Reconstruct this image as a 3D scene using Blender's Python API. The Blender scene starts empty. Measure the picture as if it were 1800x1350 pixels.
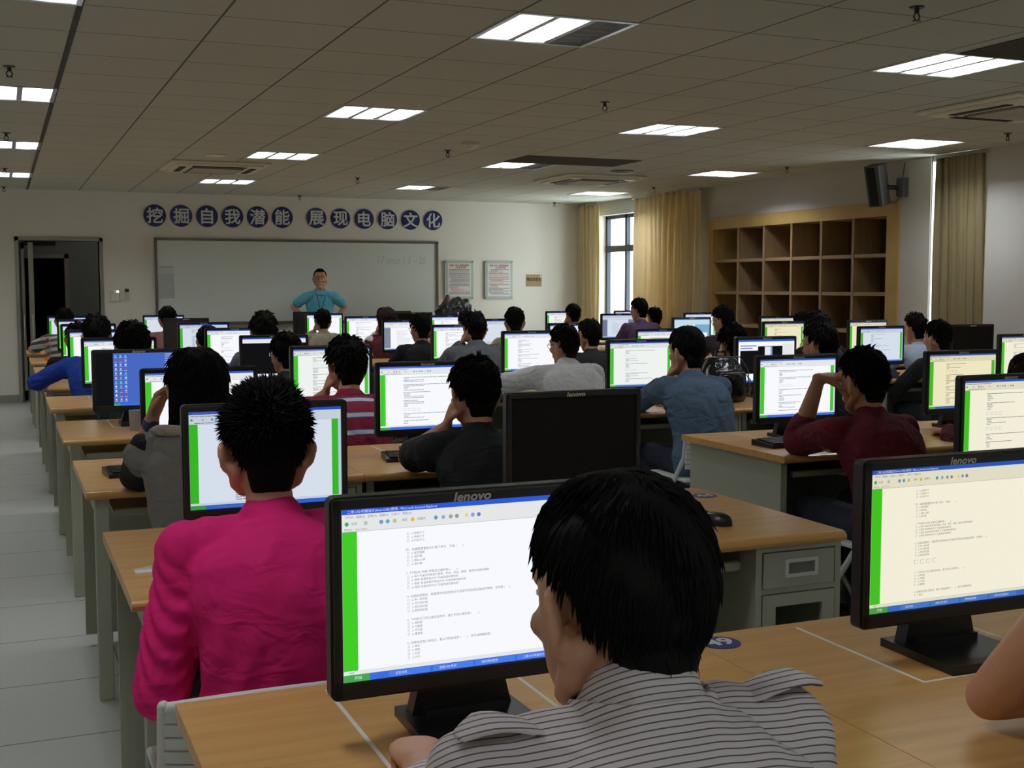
import bpy, bmesh, math, random
import numpy as np
from mathutils import Vector, Matrix, Euler

S = bpy.context.scene
COL = S.collection
PI = math.pi
rnd = random.Random(7)
H_CEIL = 2.664
Y_FRONT = 16.4
X_RIGHT = 8.1
X_LEFT = -1.5
Y_REAR = -2.4

# ---------------------------------------------------------------- camera, view, world
YAW, PITCH, ROLL, FPX = 0.3986, -0.0802, -0.0011, 2133.25
def camera():
    cd = bpy.data.cameras.new('camera'); co = bpy.data.objects.new('camera', cd); COL.objects.link(co)
    fw = Vector((math.sin(YAW)*math.cos(PITCH), math.cos(YAW)*math.cos(PITCH), math.sin(PITCH)))
    r = Vector((math.cos(YAW), -math.sin(YAW), 0)); u = r.cross(fw)
    r2 = r*math.cos(ROLL)+u*math.sin(ROLL); u2 = u*math.cos(ROLL)-r*math.sin(ROLL)
    m = Matrix.Identity(4)
    for i in range(3):
        m[i][0] = r2[i]; m[i][1] = u2[i]; m[i][2] = -fw[i]
    m[0][3], m[1][3], m[2][3] = 0, 0, 1.45
    co.matrix_world = m
    cd.sensor_fit = 'HORIZONTAL'; cd.sensor_width = 36; cd.lens = FPX/1800*36
    cd.clip_start = 0.05; cd.clip_end = 200
    S.camera = co
camera()
vs = S.view_settings
S.display_settings.display_device = 'sRGB'
vs.view_transform = 'Standard'; vs.look = 'None'; vs.gamma = 1; vs.use_curve_mapping = False
vs.exposure = 0.0
TUBE = 104.0         # fluorescent tube radiance
SKY = 10.0           # overcast sky seen through the windows
SCREEN = 0.97       # monitor white
S.cycles.max_bounces = 8; S.cycles.diffuse_bounces = 6; S.cycles.glossy_bounces = 3
S.cycles.transmission_bounces = 4; S.cycles.transparent_max_bounces = 6
S.cycles.sample_clamp_indirect = 4; S.cycles.caustics_reflective = False; S.cycles.caustics_refractive = False

w = bpy.data.worlds.new('overcast_sky'); S.world = w; w.use_nodes = True
bg = w.node_tree.nodes['Background']; bg.inputs[0].default_value = (0.93, 0.97, 1.0, 1); bg.inputs[1].default_value = SKY

# ---------------------------------------------------------------- materials
def lin(r, g, b):
    def c(v):
        v /= 255.0
        return v/12.92 if v <= 0.04045 else ((v+0.055)/1.055)**2.4
    return (c(r), c(g), c(b), 1)
_M = {}
def mat(name, col, rough=0.6, metal=0.0, noise=0.0, nscale=12.0, bump=0.0, bscale=60.0, spec=0.5, stretch=None, coat=0, trans=0.0):
    if name in _M: return _M[name]
    m = bpy.data.materials.new(name); m.use_nodes = True; nt = m.node_tree; N = nt.nodes; L = nt.links
    b = N['Principled BSDF']
    b.inputs['Base Color'].default_value = col; b.inputs['Roughness'].default_value = rough
    b.inputs['Metallic'].default_value = metal; b.inputs['Specular IOR Level'].default_value = spec
    if coat: b.inputs['Coat Weight'].default_value = coat
    if trans: b.inputs['Transmission Weight'].default_value = trans
    tc = N.new('ShaderNodeTexCoord'); mp = N.new('ShaderNodeMapping'); L.new(tc.outputs['Object'], mp.inputs[0])
    if stretch: mp.inputs['Scale'].default_value = stretch
    if noise:
        nz = N.new('ShaderNodeTexNoise'); nz.inputs['Scale'].default_value = nscale; nz.inputs['Detail'].default_value = 4
        L.new(mp.outputs[0], nz.inputs['Vector'])
        mx = N.new('ShaderNodeMix'); mx.data_type = 'RGBA'
        L.new(nz.outputs['Fac'], mx.inputs['Factor'])
        mx.inputs[6].default_value = tuple(max(0, c*(1-noise)) for c in col[:3])+(1,)
        mx.inputs[7].default_value = tuple(min(1, c*(1+noise)) for c in col[:3])+(1,)
        L.new(mx.outputs[2], b.inputs['Base Color'])
    if bump:
        n2 = N.new('ShaderNodeTexNoise'); n2.inputs['Scale'].default_value = bscale; n2.inputs['Detail'].default_value = 3
        L.new(mp.outputs[0], n2.inputs['Vector'])
        bp = N.new('ShaderNodeBump'); bp.inputs['Strength'].default_value = bump; bp.inputs['Distance'].default_value = 0.01
        L.new(n2.outputs['Fac'], bp.inputs['Height']); L.new(bp.outputs[0], b.inputs['Normal'])
    _M[name] = m
    return m
def emis(name, col, strength):
    if name in _M: return _M[name]
    m = bpy.data.materials.new(name); m.use_nodes = True; nt = m.node_tree; N = nt.nodes
    N.remove(N['Principled BSDF']); e = N.new('ShaderNodeEmission')
    e.inputs[0].default_value = col; e.inputs[1].default_value = strength
    nt.links.new(e.outputs[0], N['Material Output'].inputs[0]); _M[name] = m
    return m
def math_node(nt, op, a, b=None, c=None):
    n = nt.nodes.new('ShaderNodeMath'); n.operation = op
    for k, v in enumerate((a, b, c)):
        if v is None: continue
        if isinstance(v, (int, float)): n.inputs[k].default_value = v
        else: nt.links.new(v, n.inputs[k])
    return n.outputs[0]
def seams_mat(name, col, seam, ox, oy, size, wx, wy, rough, noise=0.06, nscale=3.0, bump=0.0, bscale=300, spec=0.3):
    """tiled surface: seams at ox+k*size / oy+k*size"""
    m = mat(name, col, rough, 0, noise, nscale, bump, bscale, spec)
    nt = m.node_tree; N = nt.nodes; L = nt.links; b = N['Principled BSDF']
    src = b.inputs['Base Color'].links[0].from_socket if b.inputs['Base Color'].links else None
    g = N.new('ShaderNodeNewGeometry'); sp = N.new('ShaderNodeSeparateXYZ'); L.new(g.outputs['Position'], sp.inputs[0])
    def line(o, off, wd):
        t = math_node(nt, 'SUBTRACT', o, off); t = math_node(nt, 'DIVIDE', t, size)
        t = math_node(nt, 'ADD', t, 0.5); t = math_node(nt, 'FRACT', t); t = math_node(nt, 'SUBTRACT', t, 0.5)
        t = math_node(nt, 'ABSOLUTE', t)
        return math_node(nt, 'LESS_THAN', t, wd/size/2)
    f = math_node(nt, 'MAXIMUM', line(sp.outputs[0], ox, wx), line(sp.outputs[1], oy, wy))
    mx = N.new('ShaderNodeMix'); mx.data_type = 'RGBA'; L.new(f, mx.inputs['Factor'])
    if src: L.new(src, mx.inputs[6])
    else: mx.inputs[6].default_value = col
    mx.inputs[7].default_value = seam
    L.new(mx.outputs[2], b.inputs['Base Color'])
    return m
def wood(name, c1, c2, rough=0.35, scale=(1.2, 14, 14), dist=3.0, coat=0.0):
    if name in _M: return _M[name]
    m = bpy.data.materials.new(name); m.use_nodes = True; nt = m.node_tree; N = nt.nodes; L = nt.links
    b = N['Principled BSDF']; b.inputs['Roughness'].default_value = rough; b.inputs['Coat Weight'].default_value = coat
    tc = N.new('ShaderNodeTexCoord'); mp = N.new('ShaderNodeMapping'); mp.inputs['Scale'].default_value = scale
    L.new(tc.outputs['Object'], mp.inputs[0])
    nz = N.new('ShaderNodeTexNoise'); nz.inputs['Scale'].default_value = 2.2; nz.inputs['Detail'].default_value = 6
    nz.inputs['Distortion'].default_value = dist*0.2; L.new(mp.outputs[0], nz.inputs['Vector'])
    cr = N.new('ShaderNodeValToRGB'); cr.color_ramp.elements[0].position = 0.35; cr.color_ramp.elements[1].position = 0.68
    cr.color_ramp.elements[0].color = c1; cr.color_ramp.elements[1].color = c2
    L.new(nz.outputs['Fac'], cr.inputs[0]); L.new(cr.outputs[0], b.inputs['Base Color'])
    _M[name] = m
    return m
def cloth(name, col, bands=None, axis=(0, 0, 1), period=0.08, rough=0.85, wrinkle=0.5, weave=0.0):
    """fabric; bands = [(position, colour), ...] repeated along axis every period (object space)"""
    if name in _M: return _M[name]
    m = mat(name, col, rough, 0, 0.10, 7.0, 0, 0, 0.25)
    nt = m.node_tree; N = nt.nodes; L = nt.links; b = N['Principled BSDF']
    tc = N.new('ShaderNodeTexCoord')
    if bands:
        dt = N.new('ShaderNodeVectorMath'); dt.operation = 'DOT_PRODUCT'
        dt.inputs[1].default_value = axis; L.new(tc.outputs['Object'], dt.inputs[0])
        t = math_node(nt, 'DIVIDE', dt.outputs['Value'], period)
        t = math_node(nt, 'FRACT', t)
        cr = N.new('ShaderNodeValToRGB'); cr.color_ramp.interpolation = 'CONSTANT'
        e = cr.color_ramp.elements
        e[0].position = bands[0][0]; e[0].color = bands[0][1]
        e[1].position = bands[1][0]; e[1].color = bands[1][1]
        for p, c in bands[2:]:
            k = e.new(p); k.color = c
        L.new(t, cr.inputs[0]); L.new(cr.outputs[0], b.inputs['Base Color'])
    nz = N.new('ShaderNodeTexNoise'); nz.inputs['Scale'].default_value = 9; nz.inputs['Detail'].default_value = 2
    nz.inputs['Distortion'].default_value = 1.2
    mp = N.new('ShaderNodeMapping'); mp.inputs['Scale'].default_value = (1, 1, 1.6); mp.inputs['Rotation'].default_value = (0.5, 0.5, 0)
    L.new(tc.outputs['Object'], mp.inputs[0]); L.new(mp.outputs[0], nz.inputs['Vector'])
    bp = N.new('ShaderNodeBump'); bp.inputs['Strength'].default_value = wrinkle; bp.inputs['Distance'].default_value = 0.03
    L.new(nz.outputs['Fac'], bp.inputs['Height']); L.new(bp.outputs[0], b.inputs['Normal'])
    return m

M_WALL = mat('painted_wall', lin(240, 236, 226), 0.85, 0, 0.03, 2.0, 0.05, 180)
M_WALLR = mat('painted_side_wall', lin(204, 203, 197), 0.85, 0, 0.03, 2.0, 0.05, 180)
M_CEIL = seams_mat('mineral_ceiling_tile', lin(198, 199, 188), lin(112, 111, 102), 0.3635, 5.6464, 0.6, 0.012, 0.009, 0.95, 0.05, 1.2, 0.1, 500, 0.1)
M_FLOOR = seams_mat('raised_floor_tile', lin(196, 200, 194), lin(60, 62, 60), 0.38, 4.075, 0.6, 0.004, 0.006, 0.32, 0.05, 2.0, 0.03, 40, 0.5)
M_DARK = mat('shadow_gap', lin(78, 78, 72), 0.9)
M_MAPLE = wood('maple_desktop', lin(206, 156, 90), lin(222, 174, 106), 0.33)
M_MAPLE_EDGE = wood('maple_edge', lin(200, 148, 82), lin(216, 166, 98), 0.28)
M_STEEL = mat('grey_green_steel', lin(170, 172, 154), 0.45, 0.0, 0.04, 30, 0.04, 500)
M_STEELD = mat('dark_steel_recess', lin(28, 29, 27), 0.7)
M_HANDLE = mat('plastic_handle', lin(206, 206, 196), 0.4)
M_TAPE = mat('white_tape', lin(235, 235, 228), 0.6)
M_CHAIR = mat('pale_grey_chair_shell', lin(222, 224, 220), 0.5, 0, 0.03, 30)
M_CHAIRF = mat('chair_tube', lin(120, 122, 120), 0.35, 0.6)
M_BLACK = mat('monitor_plastic', lin(24, 24, 25), 0.42, 0, 0.05, 40, 0.03, 900)
M_BLACK2 = mat('black_plastic', lin(22, 22, 23), 0.3)
M_OFF = mat('screen_off', lin(12, 11, 11), 0.6, spec=.25)
M_OFFB = mat('screen_off_brown', lin(44, 34, 32), 0.5)
M_LOGO = mat('silver_lettering', lin(214, 208, 190), 0.35, 0.4)
M_ALU = mat('bright_aluminium', lin(225, 228, 230), 0.28, 0.85)
M_ALUD = mat('aluminium_frame', lin(170, 166, 156), 0.4, 0.7, 0.08, 8)
M_WHITE = mat('white_enamel', lin(232, 232, 226), 0.45)
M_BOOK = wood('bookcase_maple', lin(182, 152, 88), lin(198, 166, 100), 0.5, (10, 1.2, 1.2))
M_BOOKSH = wood('bookcase_shelf_shaded', lin(140, 116, 82), lin(156, 130, 94), 0.55, (10, 1.2, 1.2))  # same maple, darkened in colour for shade inside the cubbies
M_BOOKIN = wood('bookcase_interior_shaded', lin(84, 66, 52), lin(98, 78, 60), 0.6, (10, 1.2, 1.2))  # darkest copy: shade at the cubby backs put into the colour
def thin_glass(name, tint, refl=0.07):
    if name in _M: return _M[name]
    m = bpy.data.materials.new(name); m.use_nodes = True; nt = m.node_tree; N = nt.nodes; N.remove(N['Principled BSDF'])
    t = N.new('ShaderNodeBsdfTransparent'); t.inputs[0].default_value = tint
    g = N.new('ShaderNodeBsdfGlossy'); g.inputs['Roughness'].default_value = 0.03
    x = N.new('ShaderNodeMixShader'); x.inputs[0].default_value = refl
    nt.links.new(t.outputs[0], x.inputs[1]); nt.links.new(g.outputs[0], x.inputs[2]); nt.links.new(x.outputs[0], N['Material Output'].inputs[0])
    _M[name] = m
    return m
M_GLASS = thin_glass('window_glass', (0.93, 0.97, 0.97, 1))
M_SKIN = mat('skin', lin(196, 146, 116), 0.55, 0, 0.08, 25, 0.06, 220, 0.4)
M_HAIR = mat('black_hair', lin(13, 11, 10), 0.75, 0, 0.3, 60, 0, 0, 0.12)
M_HAIRB = mat('brown_hair', lin(44, 26, 22), 0.6, 0, 0.3, 60, 0, 0, 0.2)

# ---------------------------------------------------------------- mesh helpers
class MB:
    """collects shapes into one mesh"""
    def __init__(s): s.v = []; s.f = []; s.m = []; s.mats = []; s.sm = []
    def mi(s, m):
        if m not in s.mats: s.mats.append(m)
        return s.mats.index(m)
    def add(s, vs, fs, m, smooth=False):
        o = len(s.v); s.v += [tuple(p) for p in vs]; k = s.mi(m)
        for f in fs: s.f.append(tuple(i+o for i in f)); s.m.append(k); s.sm.append(smooth)
    def box(s, x0, y0, z0, x1, y1, z1, m, bev=0.0):
        if x1 < x0: x0, x1 = x1, x0
        if y1 < y0: y0, y1 = y1, y0
        if z1 < z0: z0, z1 = z1, z0
        if bev <= 0:
            v = [(x0,y0,z0),(x1,y0,z0),(x1,y1,z0),(x0,y1,z0),(x0,y0,z1),(x1,y0,z1),(x1,y1,z1),(x0,y1,z1)]
            s.add(v, [(0,3,2,1),(4,5,6,7),(0,1,5,4),(1,2,6,5),(2,3,7,6),(3,0,4,7)], m)
        else:
            bm = bmesh.new(); bmesh.ops.create_cube(bm, size=1)
            for q in bm.verts:
                q.co = Vector(((x0+x1)/2+q.co.x*(x1-x0), (y0+y1)/2+q.co.y*(y1-y0), (z0+z1)/2+q.co.z*(z1-z0)))
            bmesh.ops.bevel(bm, geom=bm.edges[:], offset=min(bev, (x1-x0)/2.2, (y1-y0)/2.2, (z1-z0)/2.2), segments=2, affect='EDGES', profile=0.5)
            s.bm(bm, m)
    def bm(s, bm, m, smooth=False):
        bm.verts.index_update()
        s.add([v.co[:] for v in bm.verts], [[v.index for v in f.verts] for f in bm.faces], m, smooth); bm.free()
    def prism(s, pts, axis, a, b, m):
        """polygon pts (2D, ccw) extruded along axis from a to b"""
        n = len(pts)
        def P(p, t): return {'x': (t, p[0], p[1]), 'y': (p[0], t, p[1]), 'z': (p[0], p[1], t)}[axis]
        v = [P(p, a) for p in pts]+[P(p, b) for p in pts]
        f = [tuple(range(n-1, -1, -1)), tuple(range(n, 2*n))]+[(i, (i+1) % n, n+(i+1) % n, n+i) for i in range(n)]
        s.add(v, f, m)
    def cyl(s, p0, p1, r0, r1, m, n=12, smooth=True, caps=True):
        p0 = Vector(p0); p1 = Vector(p1); t = (p1-p0).normalized()
        a = t.orthogonal().normalized(); b = t.cross(a)
        v = []
        for p, r in ((p0, r0), (p1, r1)):
            for i in range(n):
                q = 2*PI*i/n; v.append(p+a*(r*math.cos(q))+b*(r*math.sin(q)))
        f = [(i, (i+1) % n, n+(i+1) % n, n+i) for i in range(n)]
        s.add(v, f, m, smooth)
        if caps: s.add(v, [tuple(range(n-1, -1, -1)), tuple(range(n, 2*n))], m)
    def tube(s, pts, r, m, n=8):
        v, f = sweep(pts, [r]*len(pts), n=n)
        s.add(v, f, m, True)
    def ell(s, c, r, m, rot=None, n=16):
        v, f = ellipsoid(c, r, rot, n)
        s.add(v, f, m, True)
    def build(s, name, parent=None, loc=None):
        me = bpy.data.meshes.new(name); me.from_pydata(s.v, [], s.f)
        for m in s.mats: me.materials.append(m)
        me.polygons.foreach_set('material_index', s.m); me.polygons.foreach_set('use_smooth', s.sm)
        me.update()
        return link(name, me, parent, loc)
def link(name, data, parent=None, loc=None):
    o = bpy.data.objects.new(name, data); COL.objects.link(o)
    if parent: o.parent = parent
    if loc: o.location = loc
    return o
def catmull(pts, vals, sub):
    P = [np.array(p, float) for p in pts]; n = len(P); V = [np.atleast_1d(np.array(v, float)) for v in vals]
    out = []; ov = []
    def cm(a, b, c, d, t): return 0.5*((2*b)+(-a+c)*t+(2*a-5*b+4*c-d)*t*t+(-a+3*b-3*c+d)*t**3)
    for i in range(n-1):
        i0 = max(i-1, 0); i3 = min(i+2, n-1)
        for k in range(sub):
            t = k/sub
            out.append(cm(P[i0], P[i], P[i+1], P[i3], t)); ov.append(V[i]*(1-t)+V[i+1]*t)
    out.append(P[-1]); ov.append(V[-1])
    return out, ov
def sweep(pts, ra, rb=None, axis=None, n=10, sub=0, cap=True):
    """closed tube along pts with elliptical sections; axis = direction of radius ra"""
    rb = ra if rb is None else rb
    if sub:
        q, vv = catmull(pts, list(zip(ra, rb)), sub); pts = q; ra = [x[0] for x in vv]; rb = [x[1] for x in vv]
    P = [np.array(p, float) for p in pts]; k = len(P)
    T = []
    for i in range(k):
        t = P[min(i+1, k-1)]-P[max(i-1, 0)]; T.append(t/(np.linalg.norm(t)+1e-12))
    rings = []
    a = None
    for i in range(k):
        t = T[i]
        if axis is not None: a = np.array(axis, float)
        elif a is None:
            a = np.array([1., 0, 0]) if abs(t[0]) < 0.8 else np.array([0, 1., 0])
        a = a-t*np.dot(a, t); a /= np.linalg.norm(a)+1e-12
        rings.append((P[i], a.copy(), np.cross(t, a), ra[i], rb[i], t))
    R = []
    if cap:
        p, aa, bb, r1, r2, t = rings[0]; m_ = min(r1, r2)
        R += [(p-t*m_*0.95, aa, bb, r1*0.3, r2*0.3), (p-t*m_*0.7, aa, bb, r1*0.72, r2*0.72), (p-t*m_*0.35, aa, bb, r1*0.94, r2*0.94)]
    R += [x[:5] for x in rings]
    if cap:
        p, aa, bb, r1, r2, t = rings[-1]; m_ = min(r1, r2)
        R += [(p+t*m_*0.35, aa, bb, r1*0.94, r2*0.94), (p+t*m_*0.7, aa, bb, r1*0.72, r2*0.72), (p+t*m_*0.95, aa, bb, r1*0.3, r2*0.3)]
    v = []; f = []
    an = np.linspace(0, 2*PI, n, endpoint=False); ca, sa = np.cos(an), np.sin(an)
    for p, aa, bb, r1, r2 in R:
        for c, s_ in zip(ca, sa): v.append(p+aa*r1*c+bb*r2*s_)
    for j in range(len(R)-1):
        for i in range(n):
            f.append((j*n+i, j*n+(i+1) % n, (j+1)*n+(i+1) % n, (j+1)*n+i))
    f.append(tuple(range(n-1, -1, -1))); f.append(tuple((len(R)-1)*n+i for i in range(n)))
    return v, f
def ellipsoid(c, r, rot=None, n=16):
    c = np.array(c, float); v = []; f = []; m_ = n//2
    for j in range(m_+1):
        th = PI*j/m_
        for i in range(n):
            ph = 2*PI*i/n
            p = np.array([r[0]*math.sin(th)*math.cos(ph), r[1]*math.sin(th)*math.sin(ph), r[2]*math.cos(th)])
            if rot is not None: p = rot@p
            v.append(c+p)
    for j in range(m_):
        for i in range(n):
            a, b = j*n+i, j*n+(i+1) % n; d, e = (j+1)*n+i, (j+1)*n+(i+1) % n
            if j == 0: f.append((a, d, e))
            elif j == m_-1: f.append((a, d, b))
            else: f.append((a, d, e, b))
    return v, f
def tag(o, label=None, cat=None, group=None, kind=None):
    if label: o['label'] = label
    if cat: o['category'] = cat
    if group: o['group'] = group
    if kind: o['kind'] = kind
    return o
def thing(name, loc, label, cat, group=None, rz=0.0):
    o = link(name, None); o.location = loc; o.rotation_euler = (0, 0, rz); o.empty_display_size = 0.1
    return tag(o, label, cat, group)
def dup(o, loc=None, label=None, parent=None):
    """copy of a thing with copies of its parts and sub-parts"""
    c = o.copy(); COL.objects.link(c)
    if parent: c.parent = parent
    if loc is not None: c.location = loc
    if label: c['label'] = label
    for ch in list(KIDS.get(o.name, [])):
        d = dup(ch, None, None, c)
        KIDS.setdefault(c.name, []).append(d)
    return c
KIDS = {}
def reg(o):
    """remember the child tree of a prototype for dup()"""
    for ch in o.children:
        KIDS.setdefault(o.name, []).append(ch); reg(ch)
def text_mesh(s, size, align='CENTER', bold=0.0, shear=0.0, depth=0.0, res=3, spacing=1.0):
    c = bpy.data.curves.new('lettering', 'FONT'); c.body = s; c.size = size; c.align_x = align; c.align_y = 'CENTER'
    c.resolution_u = res; c.shear = shear; c.extrude = depth; c.space_character = spacing
    o = bpy.data.objects.new('lettering', c); COL.objects.link(o)
    dg = bpy.context.evaluated_depsgraph_get()
    me = bpy.data.meshes.new_from_object(o.evaluated_get(dg))
    v = [p.co[:] for p in me.vertices]; f = [tuple(p.vertices) for p in me.polygons]
    bpy.data.objects.remove(o); bpy.data.curves.remove(c); bpy.data.meshes.remove(me)
    if bold > 0:      # heavier strokes: the glyph repeated around a small ring
        V = []; F = []; n = len(v)
        for k in range(8):
            a = 2*PI*k/8; V += [(p[0]+bold*math.cos(a), p[1]+bold*math.sin(a), p[2]+2e-5*k) for p in v]; F += [tuple(i+n*k for i in q) for q in f]
        return V, F
    return v, f
def struct(mb, name):
    o = mb.build(name); o['kind'] = 'structure'
    return o

# ---------------------------------------------------------------- the room
GX, GY, TL = 0.3635, 5.6464, 0.6
LAMPS = [(i, j) for i in (-1, 3, 7, 11) for j in (-10, -5, 0, 5, 10, 15)]
def lamp_cell(i, j): return (GX+TL*i, GY+TL*(j-1))
cells = {(i, j-1) for i, j in LAMPS}
c = MB()
i0, i1 = -4, 14; j0, j1 = -14, 19
for i in range(i0, i1):
    x0 = max(GX+TL*i, X_LEFT-.1); x1 = min(GX+TL*(i+1), X_RIGHT+.15)
    if x1 <= x0: continue
    for j in range(j0, j1):
        if (i, j) in cells: continue
        y0 = max(GY+TL*j, Y_REAR-.1); y1 = min(GY+TL*(j+1), Y_FRONT+.1)
        if y1 <= y0: continue
        c.add([(x0,y0,H_CEIL),(x0,y1,H_CEIL),(x1,y1,H_CEIL),(x1,y0,H_CEIL)], [(0,1,2,3)], M_CEIL)
struct(c, 'ceiling')
c = MB(); c.box(GX-.016, Y_REAR, H_CEIL-.004, GX+.012, Y_FRONT, H_CEIL+.004, M_DARK); struct(c, 'gap_shade_strip')  # dark-coloured strip stands in for shade in the ceiling gap
c = MB(); c.box(X_LEFT-.2, Y_REAR-.2, -.1, X_RIGHT+.6, Y_FRONT+3.8, 0, M_FLOOR); struct(c, 'floor')
# front wall with the door opening
DX0, DX1, DZ = 0.235, 1.19, 2.03
c = MB()
c.box(X_LEFT-.2, Y_FRONT, 0, DX0, Y_FRONT+.2, 2.9, M_WALL); c.box(DX1, Y_FRONT, 0, X_RIGHT+.6, Y_FRONT+.2, 2.9, M_WALL)
c.box(DX0, Y_FRONT, DZ, DX1, Y_FRONT+.2, 2.9, M_WALL); struct(c, 'wall_front')
c = MB(); c.box(X_LEFT-.2, Y_REAR, 0, X_LEFT, Y_FRONT, 2.9, M_WALL); struct(c, 'wall_left')
c = MB(); c.box(X_LEFT-.2, Y_REAR-.2, 0, X_RIGHT+.6, Y_REAR, 2.9, M_WALL); struct(c, 'wall_rear')
# right wall: two window openings and the built-in bookcase recess
W1 = (13.4, 15.95, .85, 2.47); W2 = (8.46, 9.085, .85, 2.66); BKY = (9.5, 12.93); BKZ = 2.28
c = MB(); t = .25
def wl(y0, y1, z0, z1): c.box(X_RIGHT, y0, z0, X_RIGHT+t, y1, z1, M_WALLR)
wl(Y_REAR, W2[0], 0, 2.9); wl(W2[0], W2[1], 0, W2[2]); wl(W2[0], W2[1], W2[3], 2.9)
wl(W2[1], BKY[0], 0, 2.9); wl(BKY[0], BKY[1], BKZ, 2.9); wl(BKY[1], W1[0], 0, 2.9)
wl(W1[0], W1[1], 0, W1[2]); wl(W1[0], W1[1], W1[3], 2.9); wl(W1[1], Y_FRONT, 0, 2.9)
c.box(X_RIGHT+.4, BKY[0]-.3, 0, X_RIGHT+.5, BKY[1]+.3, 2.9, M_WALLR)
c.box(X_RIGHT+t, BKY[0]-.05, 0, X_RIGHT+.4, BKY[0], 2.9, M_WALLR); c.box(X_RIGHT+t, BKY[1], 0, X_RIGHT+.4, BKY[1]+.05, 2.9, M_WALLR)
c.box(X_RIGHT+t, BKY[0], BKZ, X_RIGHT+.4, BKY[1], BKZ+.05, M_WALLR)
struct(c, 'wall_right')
M_SKIRT = mat('grey_skirting', lin(150, 150, 144), 0.5)
c = MB(); c.box(X_LEFT, Y_FRONT-.012, 0, DX0-.03, Y_FRONT, .1, M_SKIRT); c.box(DX1+.05, Y_FRONT-.012, 0, X_RIGHT, Y_FRONT, .1, M_SKIRT)
struct(c, 'baseboard_front')
# windows
M_FRAMEB = mat('blue_window_frame', lin(22, 34, 52), 0.5, 0.0)
def window(name, W, muls, trans, depth=.14, fw=.05, fm=None):
    fm = fm or M_FRAMEB
    r = link(name, None); r.location = (X_RIGHT+depth, W[0], W[2]); r['kind'] = 'structure'; r.empty_display_size = .1
    f = MB(); ly, lz = W[1]-W[0], W[3]-W[2]
    for y in (0, ly-fw): f.box(-.03, y, 0, .03, y+fw, lz, fm)
    for z in (0, lz-.05): f.box(-.03, 0, z, .03, ly, z+.05, fm)
    for y in muls: f.box(-.03, y-.03, 0, .03, y+.03, lz, fm)
    for z in trans: f.box(-.035, 0, z-.045, .035, ly, z+.045, fm)
    f.build('window_frame', r)
    g = MB(); g.box(-.004, .02, .02, .004, ly-.02, lz-.02, M_GLASS); g.build('window_pane', r)
window('window_1', W1, [.55, 1.2, 1.93], [1.14])
window('window_2', W2, [], [], .04, .012, M_WHITE)
# door opening, aluminium frame, corridor behind it
c = MB()
for x in (DX0-.045, DX1): c.box(x, Y_FRONT-.02, 0, x+.045, Y_FRONT+.21, DZ+.045, M_ALUD)
c.box(DX0-.045, Y_FRONT-.02, DZ, DX1+.045, Y_FRONT+.21, DZ+.045, M_ALUD)
struct(c, 'trim_2')
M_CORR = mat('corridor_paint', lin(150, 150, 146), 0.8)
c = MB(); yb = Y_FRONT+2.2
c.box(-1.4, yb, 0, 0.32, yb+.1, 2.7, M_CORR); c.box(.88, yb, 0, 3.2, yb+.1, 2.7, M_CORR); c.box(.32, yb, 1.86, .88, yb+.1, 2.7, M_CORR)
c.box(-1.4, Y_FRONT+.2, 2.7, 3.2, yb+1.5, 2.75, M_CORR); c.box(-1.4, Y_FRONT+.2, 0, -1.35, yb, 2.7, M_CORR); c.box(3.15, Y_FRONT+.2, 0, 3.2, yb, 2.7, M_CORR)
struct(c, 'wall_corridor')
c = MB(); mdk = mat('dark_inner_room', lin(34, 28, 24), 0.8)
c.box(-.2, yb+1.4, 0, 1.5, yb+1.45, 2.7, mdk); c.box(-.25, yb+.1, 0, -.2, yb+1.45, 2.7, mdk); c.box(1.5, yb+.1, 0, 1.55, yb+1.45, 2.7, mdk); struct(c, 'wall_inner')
c = MB()
for x in (.32-.05, .88-.01): c.box(x, yb-.03, 0, x+.06, yb+.02, 1.92, M_ALUD)
c.box(.27, yb-.03, 1.86, .93, yb+.02, 1.92, M_ALUD); struct(c, 'trim_3')
cl_ = thing('ceiling_light', (1.6, Y_FRONT+1.0, 2.7), 'added unseen lamp brightening the corridor beyond the doorway', 'ceiling light')  # out of view, added only to brighten the corridor
c = MB(); c.box(-.3, -.1, -.04, .3, .1, 0, emis('added_corridor_glow', (1, .98, .92, 1), 4.5)); c.build('added_glow_panel', cl_)
sg = thing('door_sign', (.56, yb-.03, 2.09), 'small dark sign plate above the doorway in the corridor', 'sign')
c = MB(); c.box(-.2, 0, -.05, .2, .02, .05, mat('dark_sign', lin(40, 42, 42), .5)); c.build('plate', sg)
# the open glass door leaf
dr = thing('door_leaf', (DX0+.03, Y_FRONT+.12, 0), 'glass door leaf with aluminium stiles standing open at the left of the doorway', 'door')
c = MB(); c.box(0, 0, .02, .035, .07, DZ-.02, M_ALUD); c.box(.0, .78, .02, .035, .85, DZ-.02, M_ALUD)
c.box(0, 0, .02, .035, .85, .14, M_ALUD); c.box(0, 0, DZ-.1, .035, .85, DZ-.02, M_ALUD)
c.box(.08, -.06, .02, .14, .0, DZ-.02, M_ALUD); c.build('frame', dr)
c = MB(); c.box(.012, .06, .1, .022, .8, DZ-.08, thin_glass('door_glass', (.62, .7, .67, 1), .1)); c.build('glass', dr)
c = MB(); c.tube([(.11, -.07, .78), (.11, -.13, .8), (.11, -.13, 1.08), (.11, -.07, 1.1)], .011, M_ALU)
c.tube([(.01, -.0, .78), (.01, -.07, .8), (.01, -.07, 1.08), (.01, -.0, 1.1)], .011, M_ALU); c.build('pull_handle', dr)

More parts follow.
